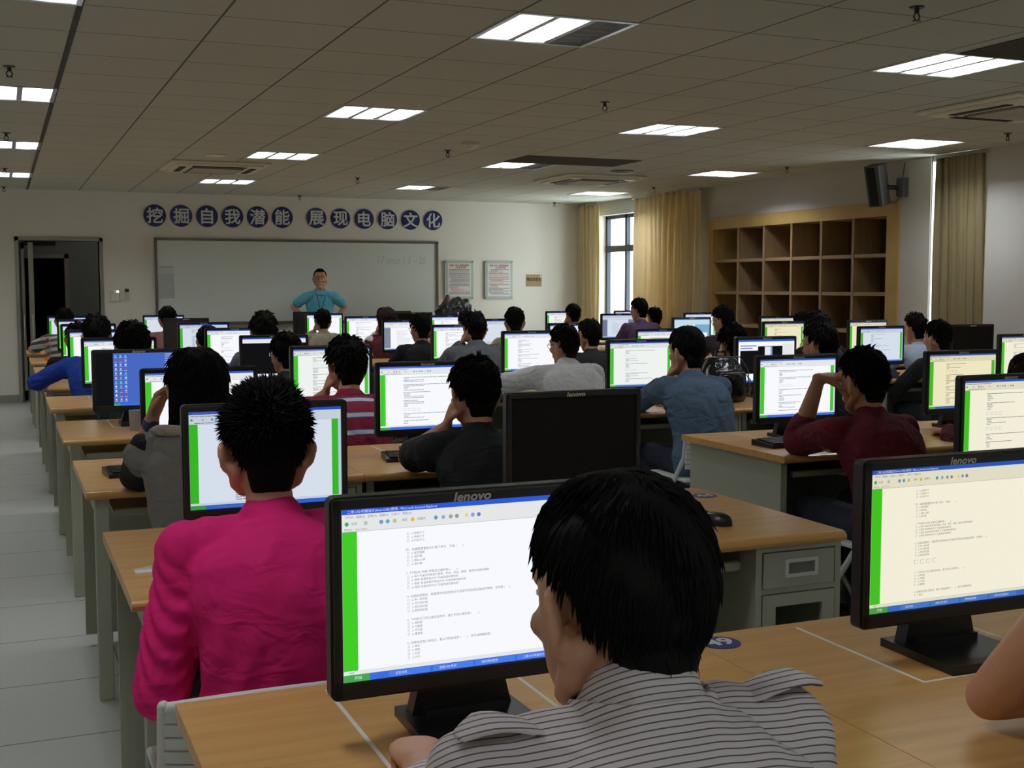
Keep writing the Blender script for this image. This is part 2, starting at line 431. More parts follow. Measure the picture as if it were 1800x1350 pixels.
# ---------------------------------------------------------------- ceiling fittings
M_TUBE = emis('fluorescent_tube', (0.94, 0.96, 1.0, 1), TUBE)
M_TUBEOFF = mat('dead_tube', lin(200, 200, 196), .4)
M_REFL = mat('lamp_reflector', lin(214, 217, 222), .35, .3)
def lamp_proto(dead):
    r = thing('ceiling_light', (0, 0, 0), 'x', 'ceiling light', 'louvred ceiling lights')
    b = MB(); T = .6; h = .1
    e = .012
    b.box(0, 0, 0, T, e, h, M_REFL); b.box(0, T-e, 0, T, T, h, M_REFL); b.box(0, 0, 0, e, T, h, M_REFL); b.box(T-e, 0, 0, T, T, h, M_REFL)
    b.box(0, 0, h, T, T, h+.01, M_REFL); b.build('housing', r)
    f = MB(); k = .02
    f.box(-.004, -.004, -.006, T+.004, k, 0, M_ALU); f.box(-.004, T-k, -.006, T+.004, T+.004, 0, M_ALU)
    f.box(-.004, k, -.006, k, T-k, 0, M_ALU); f.box(T-k, k, -.006, T+.004, T-k, 0, M_ALU); f.build('frame', r)
    l = MB(); wdt = (T-2*k)/3
    for q in (1, 2):
        x = k+wdt*q; l.prism([(x-.016, 0), (x+.016, 0), (x+.003, .036), (x-.003, .036)], 'y', k, T-k, M_REFL); l.box(x-.003, k, .036, x+.003, T-k, h, M_REFL)
    for q in range(6):
        y = k+(T-2*k)*(q+.5)/6
        for s in range(3):
            x0 = k+wdt*s+.014; x1 = k+wdt*(s+1)-.014
            l.box(x0, y-.002, .002, x1, y+.002, .036, M_REFL)
    l.build('louvre', r)
    for q in range(3):
        x = k+wdt*(q+.5); on = q not in dead
        t_ = MB(); t_.cyl((x, k+.01, .056), (x, T-k-.01, .056), .013, .013, M_TUBE if on else M_TUBEOFF, 10); t_.build('tube', r)
    reg(r)
    return r
OFF = {(3, -5), (7, -5), (11, -5)}
lp_all = lamp_proto(()); lp_dead = lamp_proto((2,)); lp_off = lamp_proto((0, 1, 2))
used = {id(lp_all): False, id(lp_dead): False, id(lp_off): False}
cname = {-1: 'leftmost column of ceiling lights', 3: 'second column of ceiling lights from left', 7: 'third column of ceiling lights from left', 11: 'rightmost column of ceiling lights'}
rname = {-10: 'behind the viewer', -5: 'just overhead', 0: 'nearest in view', 5: 'second from the viewer', 10: 'third from the viewer', 15: 'farthest, at front wall'}
for i, j in LAMPS:
    d = (i, j) in ((3, 0), (7, 10), (7, 15)); p = lp_dead if d else lp_off if (i, j) in OFF else lp_all
    x, y = lamp_cell(i, j)
    lab = ('ceiling light with one dark tube, ' if d else 'unlit square ceiling light, ' if (i, j) in OFF else 'bright square louvred ceiling light, ')+cname[i].replace(' of ceiling lights', '')+', '+rname[j]
    if used[id(p)]: o = dup(p, (x, y, H_CEIL), lab)
    else: o = p; o.location = (x, y, H_CEIL); o['label'] = lab; used[id(p)] = True
# air conditioner cassettes
M_AC = mat('ac_plastic', lin(226, 222, 204), .5); M_ACG = mat('ac_grille', lin(120, 112, 98), .7)
def ac_proto():
    r = thing('air_conditioner', (0, 0, 0), 'x', 'air conditioner', 'ceiling air conditioner cassettes')
    b = MB(); b.box(-.48, -.48, -.025, .48, .48, 0, M_AC, .012); b.box(-.42, -.42, -.045, .42, .42, -.02, M_AC, .012); b.build('panel', r)
    g = MB(); g.box(-.25, -.25, -.056, .25, .25, -.04, M_ACG, .004)
    for k in range(14): g.box(-.235, -.235+k*.0345, -.06, .235, -.225+k*.0345, -.054, M_AC)
    g.build('intake_grille', r)
    for s in range(4):
        q = MB(); q.box(-.26, .31, -.05, .26, .37, -.043, M_STEELD); o = q.build('air_slot', r); o.rotation_euler = (0, 0, s*PI/2)
    reg(r)
    return r
ac = ac_proto()
for k, (x, y, lab) in enumerate([(2.03, 12.52, 'ceiling air conditioner cassette left of centre, before the whiteboard'), (6.15, 12.37, 'ceiling air conditioner cassette near the window and the front wall'), (6.4, 6.35, 'ceiling air conditioner cassette nearest the camera at the right edge')]):
    if k == 0: o = ac; o.location = (x, y, H_CEIL); o['label'] = lab
    else: dup(ac, (x, y, H_CEIL), lab)
M_VENT = mat('vent_brown', lin(74, 66, 54), .7)
def vent_proto():
    r = thing('air_vent', (0, 0, 0), 'x', 'air vent', 'dark ceiling vents')
    b = MB(); b.box(0, 0, -.008, 1.2, .02, 0, M_VENT); b.box(0, .58, -.008, 1.2, .6, 0, M_VENT); b.box(0, .02, -.008, .02, .58, 0, M_VENT); b.box(1.18, .02, -.008, 1.2, .58, 0, M_VENT)
    b.box(.02, .02, -.002, 1.18, .58, -.001, M_STEELD); b.build('frame', r)
    s = MB()
    for k in range(18): s.prism([(.03+k*.031, -.002), (.036+k*.031, -.002), (.05+k*.031, -.012), (.044+k*.031, -.012)], 'x', .02, 1.18, M_VENT)
    s.build('slats', r); reg(r)
    return r
vp = vent_proto()
vp.location = (GX+TL*7, GY+TL*8, H_CEIL); vp['label'] = 'dark slatted ceiling vent beside the half-lit light ahead of the window curtain'
dup(vp, (GX+TL*7+.1, GY-TL*2, H_CEIL), 'dark slatted ceiling vent at the upper right edge, beside the nearest right light')
M_SPR = mat('sprinkler_metal', lin(70, 66, 60), .35, .7)
def spr_proto():
    r = thing('fire_sprinkler', (0, 0, 0), 'x', 'sprinkler', 'ceiling sprinklers')
    b = MB(); b.cyl((0,0,0), (0,0,-.006), .035, .03, M_SPR, 16); b.cyl((0,0,0), (0,0,-.03), .011, .011, M_SPR, 10)
    for s in (-1, 1): b.tube([(s*.009, 0, -.028), (s*.017, 0, -.042), (s*.006, 0, -.058)], .0035, M_SPR, 6)
    b.build('body', r)
    d = MB(); d.cyl((0,0,-.058), (0,0,-.061), .019, .019, M_SPR, 14); d.build('deflector', r); reg(r)
    return r
sp = spr_proto(); first = True
sx = {0: (.09, 'left edge'), 1: (3.73, 'middle line'), 2: (7.45, 'right line')}
sn = ['nearest', 'second', 'third', 'fourth', 'fifth']
for c_ in (0, 1, 2):
    ys = {0: [7.35, 10.5, 13.6, 16.1], 1: [4.3, 7.27, 10.33, 13.3, 16.15], 2: [7.5, 10.45, 13.2, 16.1]}[c_]
    for k, y in enumerate(ys):
        lab = 'small dark ceiling sprinkler, %s along the %s' % (sn[k], sx[c_][1])
        if first: sp.location = (sx[c_][0], y, H_CEIL); sp['label'] = lab; first = False
        else: dup(sp, (sx[c_][0], y, H_CEIL), lab)
def detector(x, y, r, h, m, lab):
    o = thing('smoke_detector', (x, y, H_CEIL), lab, 'smoke detector')
    b = MB(); b.cyl((0,0,0), (0,0,-h*.5), r, r, m, 20); b.build('base', o)
    b = MB(); b.cyl((0,0,-h*.5), (0,0,-h), r*.8, r*.45, m, 20); b.build('cap', o)
detector(3.71, 9.69, .075, .055, M_AC, 'beige smoke detector on the ceiling near the centre')
detector(6.08, 11.45, .12, .03, mat('grey_disc', lin(120, 116, 106), .5), 'round grey ceiling speaker beside the air conditioner near the window')
detector(1.88, 11.5, .1, .02, M_AC, 'flat round ceiling disc beside the left air conditioner')

# ---------------------------------------------------------------- front wall: board, slogan, notices
YF = Y_FRONT
BX0, BX1, BZ0, BZ1 = 1.872, 5.76, .955, 2.085
wb = thing('whiteboard', (BX0, YF, BZ0), 'long framed whiteboard on the front wall behind the standing man', 'whiteboard')
M_BOARD = mat('whiteboard_face', lin(230, 237, 232), .3, 0, .03, 2)
M_BFR = mat('board_frame', lin(120, 112, 100), .4, .5)
bw, bh = BX1-BX0, BZ1-BZ0
b = MB(); b.box(0, -.02, 0, bw, 0, bh, M_BOARD); b.build('panel', wb)
b = MB(); k = .032
b.box(0, -.035, 0, bw, 0, k, M_BFR); b.box(0, -.035, bh-k, bw, 0, bh, M_BFR); b.box(0, -.035, 0, k, 0, bh, M_BFR); b.box(bw-k, -.035, 0, bw, 0, bh, M_BFR)
b.box(.4, -.08, -.01, bw-.4, -.03, .01, M_BFR); b.build('frame', wb)
b = MB(); v, f = text_mesh('17 unce 1 5 – 26', .17, 'LEFT', 0, .25)
b.add([(2.98+p[0]*.62, -.0212, .86+p[1]*.9) for p in v], f, mat('faint_marker', lin(202, 211, 207), .5)); b.build('marker_writing', wb)
pk = thing('document_pocket', (1.9, YF-.024, 1.3), 'clear plastic pocket with creased sheet on the left end of the whiteboard', 'document pocket')
b = MB()
mp_ = mat('crinkled_plastic', lin(200, 205, 205), .12, 0, .12, 20, 1.0, 26)
nx, nz_ = 12, 22; vs_ = []; fs_ = []
for a in range(nx+1):
    for e in range(nz_+1):
        vs_.append((.02+.19*a/nx, -.006-.005*rnd.random(), .32*e/nz_))
for a in range(nx):
    for e in range(nz_): fs_.append((a*(nz_+1)+e, (a+1)*(nz_+1)+e, (a+1)*(nz_+1)+e+1, a*(nz_+1)+e+1))
b.add(vs_, fs_, mp_, True); b.build('sleeve', pk)
b = MB(); b.box(.02, -.003, .3, .21, 0, .41, mat('paper_sheet', lin(216, 220, 218), .7)); b.build('paper', pk)
b = MB(); b.box(.02, -.006, .405, .19, 0, .412, M_BFR); b.build('top_clip', pk)
# slogan discs
M_NAVY = mat('navy_disc', lin(28, 40, 104), .45); M_CHAR = mat('white_character', lin(226, 228, 228), .5)
for k, ch in enumerate('挖掘自我潜能展现电脑文化'):
    if k < 6: x = 1.887+(3.547-1.887)/5*k; z = 2.372+.002*k
    else: x = 4.015+(5.694-4.015)/5*(k-6); z = 2.383
    r = .142 if k < 6 else .137
    o = thing('slogan_disc', (x, YF, z), 'navy blue disc with white character %s above the whiteboard' % ch, 'wall letter', 'slogan discs above the whiteboard')
    b = MB(); b.cyl((0, 0, 0), (0, -.012, 0), r, r, M_NAVY, 40, False); b.build('disc', o)
    v, f = text_mesh(ch, .212, 'CENTER', .0045, 0, .001)
    xs = [p[0] for p in v]; ys = [p[1] for p in v]; mx_, my_ = (min(xs)+max(xs))/2, (min(ys)+max(ys))/2
    b = MB(); b.add([(p[0]-mx_, -.0145-p[2], p[1]-my_) for p in v], f, M_CHAR); b.build('character', o)
# two framed notices
M_PAPER = mat('notice_paper', lin(232, 232, 226), .6); M_TEAL = mat('notice_border', lin(168, 196, 190), .6)
M_TXT = mat('notice_text', lin(140, 122, 122), .7); M_RED = mat('notice_red', lin(206, 70, 76), .7); M_PINK = mat('notice_pink', lin(226, 150, 150), .7)
ACR = mat('acrylic_sheet', lin(196, 206, 202), .15)
for k, x in enumerate((5.862, 6.475)):
    o = thing('wall_notice', (x, YF, 1.272), ('framed notice of rules next to the whiteboard, mostly grey text' if k == 0 else 'framed notice of rules farther from the whiteboard, with red lines'), 'notice', 'framed notices')
    b = MB(); b.box(0, -.03, 0, .43, -.022, .545, ACR); b.build('acrylic_panel', o)
    b = MB(); b.box(.025, -.033, .025, .405, -.03, .52, M_TEAL); b.box(.035, -.0345, .035, .395, -.033, .51, M_PAPER)
    v, f = text_mesh('机房上机人员须知规定', .03, 'CENTER', .001); b.add([(.215+p[0], -.0352-p[2], .478+p[1]) for p in v], f, M_RED)
    v, f = text_mesh('上机考场守则', .028, 'CENTER', .001); b.add([(.235+p[0], -.0352-p[2], .447+p[1]) for p in v], f, M_TXT)
    z = .424; q = 0
    while z > .06:
        red = (q in (14, 15, 16) if k == 0 else q in (4, 5, 9, 10)); x0 = .055+rnd.choice((0, 0, .03)); x1 = rnd.choice((.375, .375, .37, .2, .28))
        xx = x0
        while xx < x1:
            wv = rnd.uniform(.012, .05); b.box(xx, -.0352, z-.0055, min(xx+wv, x1), -.0345, z+.0035, M_PINK if red else M_TXT); xx += wv+.004
        z -= .0195; q += 1
    b.build('paper', o)
    for cx in (.012, .418):
        for cz in (.012, .533):
            b = MB(); b.cyl((cx, 0, cz), (cx, -.042, cz), .012, .012, M_ALUD, 12); b.build('standoff', o)
sgn = thing('cardboard_sign', (7.13, YF, 1.45), 'brown cardboard sign with black characters taped beside the curtain', 'sign')
b = MB(); b.box(0, -.008, 0, .25, 0, .175, mat('cardboard', lin(176, 150, 112), .8, 0, .08, 30)); b.build('board', sgn)
v, f = text_mesh('物品存放处', .055, 'CENTER', .0014); b = MB(); b.add([(.125+p[0]*.84, -.0095-p[2], .1+p[1]) for p in v], f, mat('ink', lin(60, 48, 40), .8)); b.build('lettering', sgn)
b = MB(); b.box(.225, -.011, .13, .24, -.008, .235, M_TAPE); b.box(.24, -.011, -.01, .29, -.008, .004, M_TAPE); b.build('tape', sgn)
sw = thing('wall_box', (1.36, YF, 1.3), 'small white wall box with bright indicator beside the door', 'wall box')
b = MB(); b.box(-.05, -.05, -.03, .055, 0, .1, M_WHITE, .008); b.box(-.02, -.06, .06, .06, -.02, .115, M_WHITE, .008); b.build('case', sw)
b = MB(); b.box(.02, -.064, .075, .055, -.06, .105, emis('indicator', (1, .93, .85, 1), 1.0)); b.build('indicator', sw)
rc = thing('remote_control', (1.515, YF, 1.3), 'grey remote control in a holder on the wall left of the whiteboard', 'remote control')
b = MB(); b.box(-.03, -.025, -.02, .03, 0, .13, mat('remote_plastic', lin(196, 196, 186), .5), .006); b.build('body', rc)
b = MB(); b.box(-.024, -.028, .085, .024, -.025, .125, M_STEELD); b.build('display', rc)

# ---------------------------------------------------------------- right wall: curtains, bookcase, speaker
M_CURT = mat('gold_curtain', lin(226, 206, 160), .75, 0, .10, 6, .1, 150)
nt = M_CURT.node_tree; bs = nt.nodes['Principled BSDF']; tr = nt.nodes.new('ShaderNodeBsdfTranslucent'); tr.inputs[0].default_value = lin(206, 190, 150)
mxs = nt.nodes.new('ShaderNodeMixShader'); mxs.inputs[0].default_value = .2
nt.links.new(bs.outputs[0], mxs.inputs[1]); nt.links.new(tr.outputs[0], mxs.inputs[2]); nt.links.new(mxs.outputs[0], nt.nodes['Material Output'].inputs[0])
M_CURT2 = mat('olive_curtain', lin(134, 122, 88), .75, 0, .12, 6, .1, 150)
def curtain(name, y0, y1, z0, z1, x, folds, amp, m, lab, flare=0.0, seed=1):
    r = random.Random(seed); n = int(folds*12); b = MB(); rows = 22; vs = []; fs = []
    ph = [r.uniform(-.5, .5) for _ in range(n+1)]
    for j in range(rows+1):
        t = j/rows; z = z1+(z0-z1)*t
        for i in range(n+1):
            s = i/n; yy = y0+(y1-y0)*s
            yy -= flare*t*(1-s)
            a = amp*(.55+.45*math.sin(s*7+seed))*(.7+.5*t)
            wv = math.sin(2*PI*folds*s+.8*math.sin(s*9+seed)+.25*math.sin(t*3+s*20))
            vs.append((x+a*wv+.012*math.sin(5*t+9*s), yy+.01*math.sin(4*t+i), z))
    for j in range(rows):
        for i in range(n):
            fs.append((j*(n+1)+i, j*(n+1)+i+1, (j+1)*(n+1)+i+1, (j+1)*(n+1)+i))
    nv = len(vs); vs2 = [(p[0]+.004, p[1], p[2]) for p in vs]
    b.add(vs+vs2, fs+[tuple(q+nv for q in reversed(f_)) for f_ in fs], m, True)
    o = thing(name, ((x), (y0+y1)/2, 0), lab, 'curtain', 'window curtains')
    b.v = [(p[0]-x, p[1]-(y0+y1)/2, p[2]) for p in b.v]
    b.build('fabric', o)
    t_ = MB(); t_.box(-.02, -(y1-y0)/2, z1-.03, .02, (y1-y0)/2, z1, M_ALUD); t_.build('rail', o)
curtain('window_curtain', 15.72, 16.34, .1, 2.655, 7.97, 7, .06, M_CURT, 'narrow beige curtain in the front corner left of the bright window', seed=3)
curtain('window_curtain', 12.95, 14.68, .1, 2.655, 7.97, 12, .075, M_CURT, 'wide beige curtain between the bright window and the bookcase', seed=5)
curtain('window_curtain', 8.37, 8.955, .1, 2.655, 8.05, 6, .032, M_CURT2, 'olive curtain at the right, beside the bright slit and the pale wall', seed=8)
bk = thing('bookcase', (X_RIGHT, BKY[0], 0), 'built-in maple bookcase of empty square cubbies along the right wall', 'bookcase')
ly = BKY[1]-BKY[0]
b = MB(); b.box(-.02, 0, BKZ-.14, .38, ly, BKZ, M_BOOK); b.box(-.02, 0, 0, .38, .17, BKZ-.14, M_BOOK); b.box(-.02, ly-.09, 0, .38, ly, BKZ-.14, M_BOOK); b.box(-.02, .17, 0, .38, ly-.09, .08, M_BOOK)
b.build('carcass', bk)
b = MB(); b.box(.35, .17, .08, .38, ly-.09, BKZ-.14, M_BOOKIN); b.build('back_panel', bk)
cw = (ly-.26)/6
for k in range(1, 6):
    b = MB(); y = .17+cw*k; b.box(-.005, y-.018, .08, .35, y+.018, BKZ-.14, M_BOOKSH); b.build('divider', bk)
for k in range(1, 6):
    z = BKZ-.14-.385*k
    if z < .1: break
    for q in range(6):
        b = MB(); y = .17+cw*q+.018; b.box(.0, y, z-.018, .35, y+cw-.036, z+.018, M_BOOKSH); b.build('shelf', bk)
spk = thing('wall_speaker', (8.02, 9.52, 2.43), 'tilted dark column loudspeaker on the wall above the bookcase corner', 'loudspeaker')
spk.rotation_euler = (0, 0, 0)
b = MB(); b.box(-.10, -.08, -.2, .05, .08, .2, mat('speaker_body', lin(78, 76, 72), .5), .01); o = b.build('cabinet', spk); o.rotation_euler = (0, -.28, .35); o.location = (-.13, .05, 0)
b2 = MB(); b2.box(-.108, -.035, -.185, -.1, .05, .185, mat('speaker_grille', lin(18, 18, 18), .9)); g = b2.build('grille', o)
b = MB(); b.tube([(-.1, 0, -.02), (.0, -.03, -.03), (.08, -.05, -.03)], .022, M_STEELD); b.box(.02, -.13, -.12, .08, -.02, .06, mat('speaker_body', (0, 0, 0, 1)), .006); b.build('bracket', spk)
b = MB(); b.tube([(.06, -.09, .2), (.05, -.08, .06), (.03, -.1, -.1), (.0, -.04, -.17), (-.08, 0, -.18)], .004, M_STEELD, 6); b.build('cable', spk)

# ---------------------------------------------------------------- desks
YOFF = {(3, 3): -.22, (3, 4): -.22, (4, 5): -.33, (5, 5): -.2, (5, 6): -.2, (6, 5): -.35, (6, 6): -.35, (7, 5): -.3, (7, 6): -.3}
def yback(r, c=1): return 2.06+1.555*(r-1)+YOFF.get((r, c), 0)
DESKX = {1: .25, 2: 1.235, 3: 2.955, 4: 3.94, 5: 6.1, 6: 7.085}
MONX = {1: .67, 2: 1.63, 3: 3.50, 4: 4.52, 5: 6.61, 6: 7.64}
DW, DD = .985, .83
ROWN = ['nearest', 'second', 'third', 'fourth', 'fifth', 'sixth', 'seventh', 'eighth', 'ninth']
COLN = {1: 'beside the left aisle', 2: 'second column from the left aisle', 3: 'third column, right of the middle aisle', 4: 'fourth column from the left', 5: 'fifth column, near the windows', 6: 'last column along the window wall'}
def desk_proto(panel):
    r = thing('computer_desk', (0, 0, 0), 'x', 'desk', 'rows of computer desks')
    b = MB(); b.box(0.001, -DD+.03, .722, DW-.001, 0, .75, M_MAPLE); b.build('desktop', r)
    b = MB(); prof = []
    for k in range(9):
        a = -PI/2+PI*k/8; prof.append((-DD+.03-.016*math.cos(a)*1.4, .734+.016*math.sin(a)))
    b.prism([(-DD+.03, .718), (-DD+.03, .75)]+[(p[0], p[1]) for p in reversed(prof)], 'x', 0.001, DW-.001, M_MAPLE_EDGE); b.build('front_edge', r)
    if panel:
        b = MB(); b.box(.02, -DD+.06, .03, .05, -.05, .722, M_STEEL); b.build('side_panel', r)
    else:
        b = MB(); b.box(.03, -DD+.05, 0.0, .08, -DD+.1, .722, M_STEEL, .004); b.build('leg', r)
        b = MB(); b.box(.03, -DD+.1, .67, .06, -.07, .722, M_STEEL); b.build('side_rail', r)
    b = MB(); b.box(.03, -.07, .05, DW-.03, -.05, .722, M_STEEL); b.build('modesty_panel', r)
    x0 = .69
    b = MB(); b.box(x0, -.8, .0, x0+.02, -.07, .72, M_STEEL); b.box(DW-.025, -.8, .0, DW-.005, -.07, .72, M_STEEL)
    b.box(x0+.02, -.8, .705, DW-.025, -.07, .72, M_STEEL); b.box(x0+.02, -.8, .585, DW-.025, -.07, .6, M_STEEL); b.box(x0+.02, -.79, .02, DW-.025, -.07, .06, M_STEEL)
    b.build('pedestal', r)
    d = MB(); d.box(x0+.024, -.805, .6, DW-.03, -.79, .702, M_STEEL, .003); dd = d.build('drawer', r)
    h = MB(); hx = (x0+DW)/2
    h.box(hx-.055, -.812, .63, hx+.055, -.803, .64, M_HANDLE); h.box(hx-.055, -.812, .672, hx+.055, -.803, .682, M_HANDLE)
    h.box(hx-.055, -.812, .64, hx-.045, -.803, .672, M_HANDLE); h.box(hx+.045, -.812, .64, hx+.055, -.803, .672, M_HANDLE)
    h.box(hx-.045, -.807, .64, hx+.045, -.803, .672, mat('handle_recess', lin(110, 112, 106), .5)); h.build('handle', dd)
    d = MB(); d.box(x0+.024, -.805, .07, x0+.065, -.79, .582, M_STEEL); d.box(DW-.07, -.805, .07, DW-.03, -.79, .582, M_STEEL); d.box(x0+.065, -.805, .548, DW-.07, -.79, .582, M_STEEL); d.box(x0+.065, -.805, .07, DW-.07, -.79, .12, M_STEEL)
    d.build('cabinet_door', r)
    t = MB(); t.box(.1, -.72, .645, x0-.01, -.3, .652, M_STEEL); t.box(.1, -.745, .645, x0-.01, -.72, .672, M_STEEL, .006); t.build('keyboard_tray', r)
    t = MB(); cx = .42; k = .004
    t.box(cx-.17, -.41, .75, cx-.163, -.03, .7506, M_TAPE); t.box(cx+.163, -.41, .75, cx+.17, -.03, .7506, M_TAPE); t.box(cx-.163, -.41, .75, cx+.163, -.403, .7506, M_TAPE); t.build('tape_outline', r)
    reg(r)
    return r
SEATS = [(1, 1), (1, 2), (2, 1), (2, 2), (2, 3), (3, 1), (3, 2), (3, 3), (3, 4), (4, 1), (4, 2), (4, 3), (4, 4), (4, 5)]
for r_ in range(5, 10): SEATS += [(r_, k) for k in (1, 2, 3, 4, 5, 6)]
protos = {False: desk_proto(False), True: desk_proto(True)}; usedd = set()
for r_, c_ in SEATS:
    pn = c_ in (3, 4, 5, 6) or c_ == 2
    pn = True if c_ in (3, 5) else (False if c_ == 1 else True)
    lab = 'maple-topped grey steel computer desk in the %s row, %s' % (ROWN[r_-1], COLN[c_])
    p = protos[pn]; loc = (DESKX[c_], yback(r_, c_), 0)
    if pn in usedd: dup(p, loc, lab)
    else: p.location = loc; p['label'] = lab; usedd.add(pn)
M_BLUEP = mat('number_sticker_blue', lin(48, 50, 122), .4)
def sticker(num, x, y, lab):
    o = thing('number_sticker', (x, y, .7505), lab, 'sticker', 'desk number stickers')
    b = MB(); b.cyl((0, 0, 0), (0, 0, .0008), .041, .041, M_BLUEP, 32, False); b.build('disc', o)
    v, f = text_mesh(num, .056, 'CENTER', .0022); b = MB(); b.add([(p[0]*1.05, p[1]+.001, .0013+p[2]) for p in v], f, M_CHAR); b.build('number', o)
sticker('49', 1.285, 1.998, 'round blue sticker numbered 49 on the nearest desk row')
sticker('44', 2.155, 3.455, 'round blue sticker numbered 44 at the back corner of a desk')

# ---------------------------------------------------------------- chairs
def chair_proto():
    r = thing('folding_chair', (0, 0, 0), 'x', 'chair', 'pale grey classroom chairs')
    b = MB(); b.box(-.2, -.18, .425, .2, .2, .445, M_CHAIR, .012); b.build('seat', r)
    b = MB(); n = 14; rows = 8
    for z0, z1 in [(.50+.026*k, .50+.026*k+.022) for k in range(6)]:
        pts = []
        for i in range(n+1):
            t = -1+2*i/n; pts.append((t*.205, -.235+.05*t*t))
        vs = [(p[0], p[1], z0) for p in pts]+[(p[0], p[1], z1) for p in pts]+[(p[0], p[1]-.012, z0) for p in pts]+[(p[0], p[1]-.012, z1) for p in pts]
        m_ = n+1; fs = []
        for i in range(n):
            fs += [(i, i+1, m_+i+1, m_+i), (2*m_+i+1, 2*m_+i, 3*m_+i, 3*m_+i+1), (m_+i, m_+i+1, 3*m_+i+1, 3*m_+i), (i+1, i, 2*m_+i, 2*m_+i+1)]
        fs += [(0, m_, 3*m_, 2*m_), (n, 2*m_+n, 3*m_+n, m_+n)]
        b.add(vs, fs, M_CHAIR)
    pts = []
    for i in range(n+1):
        t = -1+2*i/n; pts.append((t*.205, -.238+.05*t*t, .655+.02*(1-t*t)))
    b.tube(pts, .012, M_CHAIR, 8)
    b.build('backrest', r)
    for s in (-1, 1):
        b = MB(); b.tube([(s*.2, .2, .012), (s*.205, .02, .3), (s*.205, -.17, .55), (s*.205, -.19, .66)], .012, M_CHAIR); b.build('leg', r)
        b = MB(); b.tube([(s*.185, -.24, .012), (s*.19, -.05, .25), (s*.19, .15, .43)], .011, M_CHAIRF); b.build('leg', r)
    b = MB(); b.tube([(-.2, .18, .05), (.2, .18, .05)], .009, M_CHAIRF); b.build('crossbar', r)
    reg(r)
    return r
chair0 = chair_proto(); chair_used = [False]
def place_chair(x, y, lab, rz=0.0):
    if chair_used[0]: o = dup(chair0, (x, y, 0), lab)
    else: o = chair0; o.location = (x, y, 0); o['label'] = lab; chair_used[0] = True
    o.rotation_euler = (0, 0, rz)

# ---------------------------------------------------------------- monitors
TINTS = {'cool': (1.0, 1.0, 1.02), 'pale': (.93, .95, .9), 'dim': (.72, .77, .86), 'yellow': (.93, .84, .55), 'cream': (.96, .90, .70)}
def em(tint, key, col, k=1.0):
    t = TINTS[tint]; c = lin(*col)
    return emis('screen_%s_%s' % (key, tint), (c[0]*t[0], c[1]*t[1], c[2]*t[2], 1), SCREEN*k)
SW, SH = .408, .255          # page layout units
PW, PH = .417, .266          # visible screen
Q1 = ['四、如果需要重复执行某个命令，可以 (        )。', '9. 下列有关“布局”的叙述正确的有 (        )。', '10. 在画剖视图时，根据零件的结构特点可选用不同的剖切面剖切物体，且体有 (     )。', '11. 下列表示几何公差的选项中，属于方向公差的有 (        )。', '12. 如果指定圆心和起点，要么可绘画指定 (        )，就可以精确画弧。', '13. 在机械制图中，常使用 (     ) 图线表示断裂处的边界线。']
A1 = [['按空格键', '按中键', '按Enter键', '按光键'], ['用户可以对布局进行复制、移动、添加、删除、重命名等等的编辑', '使用“新建布局方式”可以快速创建布局', '使用“来自样板的布局方式”可以快速创建布局', '使用“布局向导方式”可以快速创建布局'], ['单一剖切面', '平行剖切面', '相交剖切面', '旋转剖切面'], ['倾斜度', '平面度', '平行度', '垂直度'], ['端点', '角度', '长度', '方向'], ['细实线', '波浪线']]
